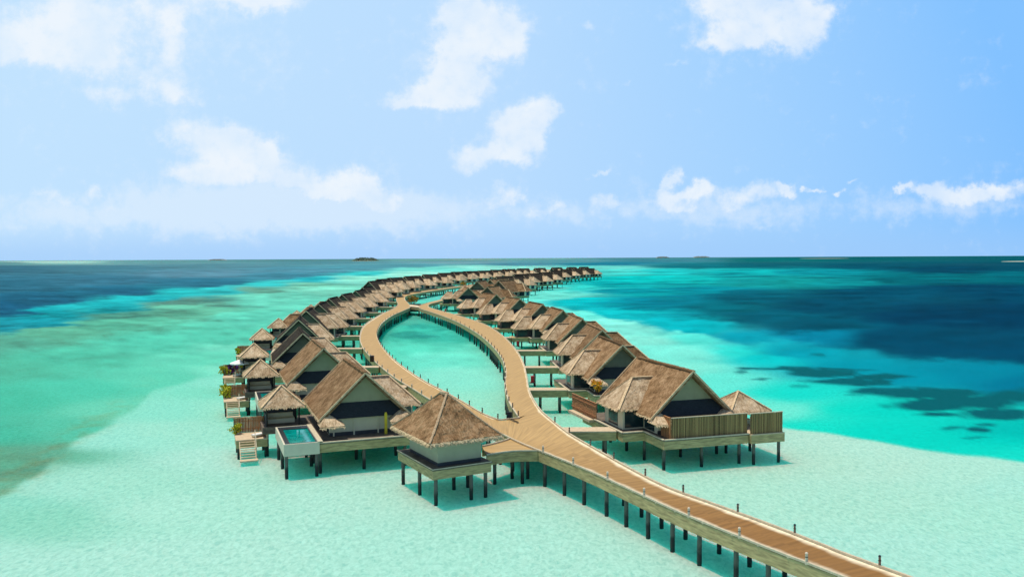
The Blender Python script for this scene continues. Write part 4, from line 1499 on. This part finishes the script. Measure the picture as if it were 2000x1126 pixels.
# ------------------------------------------------------------------ sky and light
SUNV = Vector((-0.24, 0.06, 1.0)).normalized()
sd = bpy.data.lights.new('sun', 'SUN'); sd.energy = 4.0; sd.angle = R(0.5); sd.color = (1.0, 0.92, 0.79)
so = bpy.data.objects.new('sun', sd); col.objects.link(so)
so.rotation_euler = SUNV.to_track_quat('Z', 'Y').to_euler()
w = bpy.data.worlds.new('World'); scene.world = w; w.use_nodes = True
nt = w.node_tree
bg = nt.nodes['Background']; bg.inputs['Strength'].default_value = 0.1
sky = N(nt, 'ShaderNodeTexSky'); sky.sky_type = 'NISHITA'; sky.sun_disc = False
sky.sun_elevation = math.asin(SUNV.z); sky.sun_rotation = math.atan2(SUNV.x, SUNV.y)
sky.altitude = 0; sky.air_density = 1.0; sky.dust_density = 0.6; sky.ozone_density = 1.5
tc = N(nt, 'ShaderNodeTexCoord')
sep = N(nt, 'ShaderNodeSeparateXYZ'); nt.links.new(tc.outputs['Generated'], sep.inputs[0])


def mth(op, a, b=None, c=None, clamp=False):
    n = N(nt, 'ShaderNodeMath', operation=op); n.use_clamp = clamp
    for i, v in enumerate((a, b, c)):
        if v is None: continue
        if isinstance(v, (int, float)): n.inputs[i].default_value = v
        else: nt.links.new(v, n.inputs[i])
    return n.outputs[0]


ay = mth('MAXIMUM', mth('ABSOLUTE', sep.outputs[1]), 0.05)
u_ = mth('DIVIDE', sep.outputs[0], ay)
v_ = mth('DIVIDE', sep.outputs[2], ay)
uv = N(nt, 'ShaderNodeCombineXYZ'); nt.links.new(u_, uv.inputs[0]); nt.links.new(v_, uv.inputs[1])
# billowing edges: push the lookup around with noise
nz = N(nt, 'ShaderNodeTexNoise'); nz.inputs['Scale'].default_value = 22; nz.inputs['Detail'].default_value = 9; nz.inputs['Roughness'].default_value = 0.62
nt.links.new(uv.outputs[0], nz.inputs['Vector'])
vs = N(nt, 'ShaderNodeVectorMath', operation='SUBTRACT'); nt.links.new(nz.outputs['Color'], vs.inputs[0]); vs.inputs[1].default_value = (0.5, 0.5, 0.5)
vsc = N(nt, 'ShaderNodeVectorMath', operation='MULTIPLY'); nt.links.new(vs.outputs[0], vsc.inputs[0]); vsc.inputs[1].default_value = (0.07, 0.05, 0)
va = N(nt, 'ShaderNodeVectorMath', operation='ADD'); nt.links.new(uv.outputs[0], va.inputs[0]); nt.links.new(vsc.outputs[0], va.inputs[1])
CL = [(40,92,75,32,1.0),(95,112,60,18,.7),(150,30,45,40,.8),(185,75,45,55,.9),(215,120,30,18,.5),(345,94,22,26,1.0),(360,40,22,14,.7),(470,6,60,16,1.0),(545,10,50,20,1.0),(215,188,38,14,.7),(335,168,52,30,.75),(360,190,40,12,.6),(280,70,70,60,.42),(320,20,60,26,.55),(60,40,60,40,.45),
 (358,260,34,22,.75),(428,265,26,18,1.0),(440,290,30,24,.9),(492,288,32,20,1.0),(515,312,20,16,.9),(450,330,62,26,.75),(380,345,50,14,.6),(545,345,50,28,.6),(600,355,36,14,.6),(690,350,34,18,1.0),(665,372,44,16,.75),(730,390,44,18,.7),(780,400,40,14,.5),(182,366,20,10,.7),(150,395,50,18,.5),(245,395,40,18,.5),(90,385,30,14,.45),(320,420,60,14,.45),
 (912,12,30,30,1.0),(900,50,36,24,1.0),(960,45,38,30,1.1),(1000,75,34,30,1.0),(950,90,48,26,1.0),(890,105,34,24,1.0),(880,145,38,22,1.1),(920,165,40,18,1.0),(830,180,42,14,1.0),(785,200,36,10,.9),(880,200,50,12,.9),
 (1072,205,20,18,1.0),(1045,225,26,20,1.0),(1000,245,34,20,1.0),(1040,265,22,18,.9),(990,280,38,18,1.1),(940,300,44,12,1.1),(1010,310,30,14,.9),(920,325,24,10,.8),(980,375,26,14,.75),(960,400,24,10,.6),
 (1152,55,15,8,.6),(1390,10,60,20,.8),(1440,40,50,34,1.0),(1520,30,50,34,1.0),(1560,70,36,28,.9),(1480,80,60,20,.7),(1400,90,46,14,.5),(1590,20,30,24,.7),(1318,128,16,5,.5),(1240,167,13,5,.45),(1170,341,15,4,.7),
 (1315,335,12,10,1.0),(1300,352,10,10,1.0),(1375,360,24,10,1.1),(1340,378,30,9,1.0),(1290,395,22,14,.8),(1330,410,26,10,.55),(1480,365,24,12,.9),(1440,385,30,12,.65),(1530,370,14,6,1.0),(1570,372,8,3,.8),(1600,374,14,4,.9),(1645,371,8,4,1.1),(1660,355,9,3,.7),(1420,410,50,12,.5),(1500,435,20,8,.5),
 (1768,370,11,5,1.1),(1815,365,20,9,1.0),(1850,380,34,12,.75),(1905,378,36,11,.75),(1960,372,44,12,.75),(1880,400,50,10,.5),(1045,420,30,14,.65),(1085,405,24,10,.6),(1185,395,20,12,.75),(1150,412,30,10,.55),(1010,385,16,10,.6),(1235,425,24,12,.45)]
BANDS = [(150,415,170,26,.8),(480,420,180,24,.8),(760,410,140,24,.8),(430,385,110,40,.7),(640,385,110,26,.6),(1090,415,110,20,.6),(1400,410,140,24,.7),(1860,400,140,22,.7),(200,60,260,90,.65),(1480,70,130,50,.5),(900,130,110,70,.3)]


def blobs(lst, k):
    acc = None
    for (x, y, rx, ry, s_) in lst:
        if (300 < x < 800 and y > 230) or (x > 1250 and y > 340): s_ *= 1.2; ry *= 1.12
        cu = (x - 1000) / F; cv = (HY(x) - y) / F
        iu = F / rx * k; iv = F / ry * k
        ma = N(nt, 'ShaderNodeVectorMath', operation='MULTIPLY_ADD')
        nt.links.new(va.outputs[0], ma.inputs[0]); ma.inputs[1].default_value = (iu, iv, 0); ma.inputs[2].default_value = (-cu * iu, -cv * iv, 0)
        dt = N(nt, 'ShaderNodeVectorMath', operation='DOT_PRODUCT')
        nt.links.new(ma.outputs[0], dt.inputs[0]); nt.links.new(ma.outputs[0], dt.inputs[1])
        g = mth('POWER', math.exp(-1), dt.outputs['Value'])
        acc = mth('MULTIPLY', g, s_) if acc is None else mth('MULTIPLY_ADD', g, s_, acc)
    return acc


acc = blobs(CL, 0.72)
acc2 = blobs(BANDS, 0.75)
n2 = N(nt, 'ShaderNodeTexNoise'); n2.inputs['Scale'].default_value = 60; n2.inputs['Detail'].default_value = 8; n2.inputs['Roughness'].default_value = 0.65
nt.links.new(uv.outputs[0], n2.inputs['Vector'])
n4 = N(nt, 'ShaderNodeTexNoise'); n4.inputs['Scale'].default_value = 15; n4.inputs['Detail'].default_value = 6
nt.links.new(uv.outputs[0], n4.inputs['Vector'])
core = N(nt, 'ShaderNodeMapRange'); core.interpolation_type = 'SMOOTHSTEP'
nt.links.new(mth('ADD', mth('MINIMUM', acc, 1.2), mth('MULTIPLY_ADD', n2.outputs['Fac'], 1.3, -0.65)), core.inputs['Value'])
core.inputs['From Min'].default_value = 0.16; core.inputs['From Max'].default_value = 1.25
core.inputs['To Max'].default_value = 0.95
veil = N(nt, 'ShaderNodeMapRange'); veil.interpolation_type = 'SMOOTHSTEP'
nt.links.new(mth('ADD', acc2, mth('MULTIPLY_ADD', mth('MULTIPLY', mth('ADD', n4.outputs['Fac'], n2.outputs['Fac']), 0.5), 2.6, -1.3)), veil.inputs['Value'])
veil.inputs['From Min'].default_value = 0.1; veil.inputs['From Max'].default_value = 1.1; veil.inputs['To Max'].default_value = 0.42
dens = N(nt, 'ShaderNodeMapRange'); nt.links.new(n4.outputs['Fac'], dens.inputs['Value'])
dens.inputs['From Min'].default_value = 0.36; dens.inputs['From Max'].default_value = 0.62; dens.inputs['To Min'].default_value = 0.62; dens.inputs['To Max'].default_value = 1.0
alpha = mth('MAXIMUM', mth('MULTIPLY', core.outputs[0], dens.outputs[0]), veil.outputs[0])
# clear-air colour by direction: whiter to the left, bluer to the right, blending into the physical sky overhead
def lin(c): return tuple(float(x) for x in s2l(c))
gr = ramp(nt, [(0.0, lin((194, 227, 255))), (0.45, lin((186, 221, 255))), (0.72, lin((163, 210, 255))), (1.0, lin((132, 194, 255)))])
up = mth('MULTIPLY', mth('MULTIPLY', mth('ADD', u_, 0.1), v_), 0.55)
tt = mth('ADD', mth('MULTIPLY_ADD', u_, 0.74, 0.47), up, clamp=True)
nt.links.new(tt, gr.inputs[0])
hz = N(nt, 'ShaderNodeMapRange'); hz.interpolation_type = 'SMOOTHSTEP'
nt.links.new(v_, hz.inputs['Value']); hz.inputs['From Min'].default_value = 0.0; hz.inputs['From Max'].default_value = 0.05
hz.inputs['To Min'].default_value = 1; hz.inputs['To Max'].default_value = 0
m1 = N(nt, 'ShaderNodeMixRGB'); nt.links.new(mth('MULTIPLY', hz.outputs[0], 0.6), m1.inputs[0])
nt.links.new(gr.outputs[0], m1.inputs[1]); m1.inputs[2].default_value = (*lin((158, 202, 250)), 1)
m2 = N(nt, 'ShaderNodeMixRGB'); nt.links.new(alpha, m2.inputs[0])
nt.links.new(m1.outputs[0], m2.inputs[1]); m2.inputs[2].default_value = (*lin((238, 246, 254)), 1)
sc_ = N(nt, 'ShaderNodeMixRGB', blend_type='MULTIPLY'); sc_.inputs[0].default_value = 1
nt.links.new(m2.outputs[0], sc_.inputs[1]); sc_.inputs[2].default_value = (10, 10, 10, 1)
el = N(nt, 'ShaderNodeMapRange'); el.interpolation_type = 'SMOOTHSTEP'
nt.links.new(sep.outputs[2], el.inputs['Value']); el.inputs['From Min'].default_value = 0.31; el.inputs['From Max'].default_value = 0.45
m3 = N(nt, 'ShaderNodeMixRGB'); nt.links.new(el.outputs[0], m3.inputs[0])
nt.links.new(sc_.outputs[0], m3.inputs[1]); nt.links.new(sky.outputs[0], m3.inputs[2])
nt.links.new(m3.outputs[0], bg.inputs['Color'])

w.cycles.sampling_method = 'MANUAL'; w.cycles.sample_map_resolution = 512
scene.view_settings.view_transform = 'Standard'
scene.view_settings.look = 'None'
scene.view_settings.exposure = 0
scene.view_settings.gamma = 1
scene.cycles.max_bounces = 8
scene.cycles.transparent_max_bounces = 12
scene.cycles.use_denoising = True
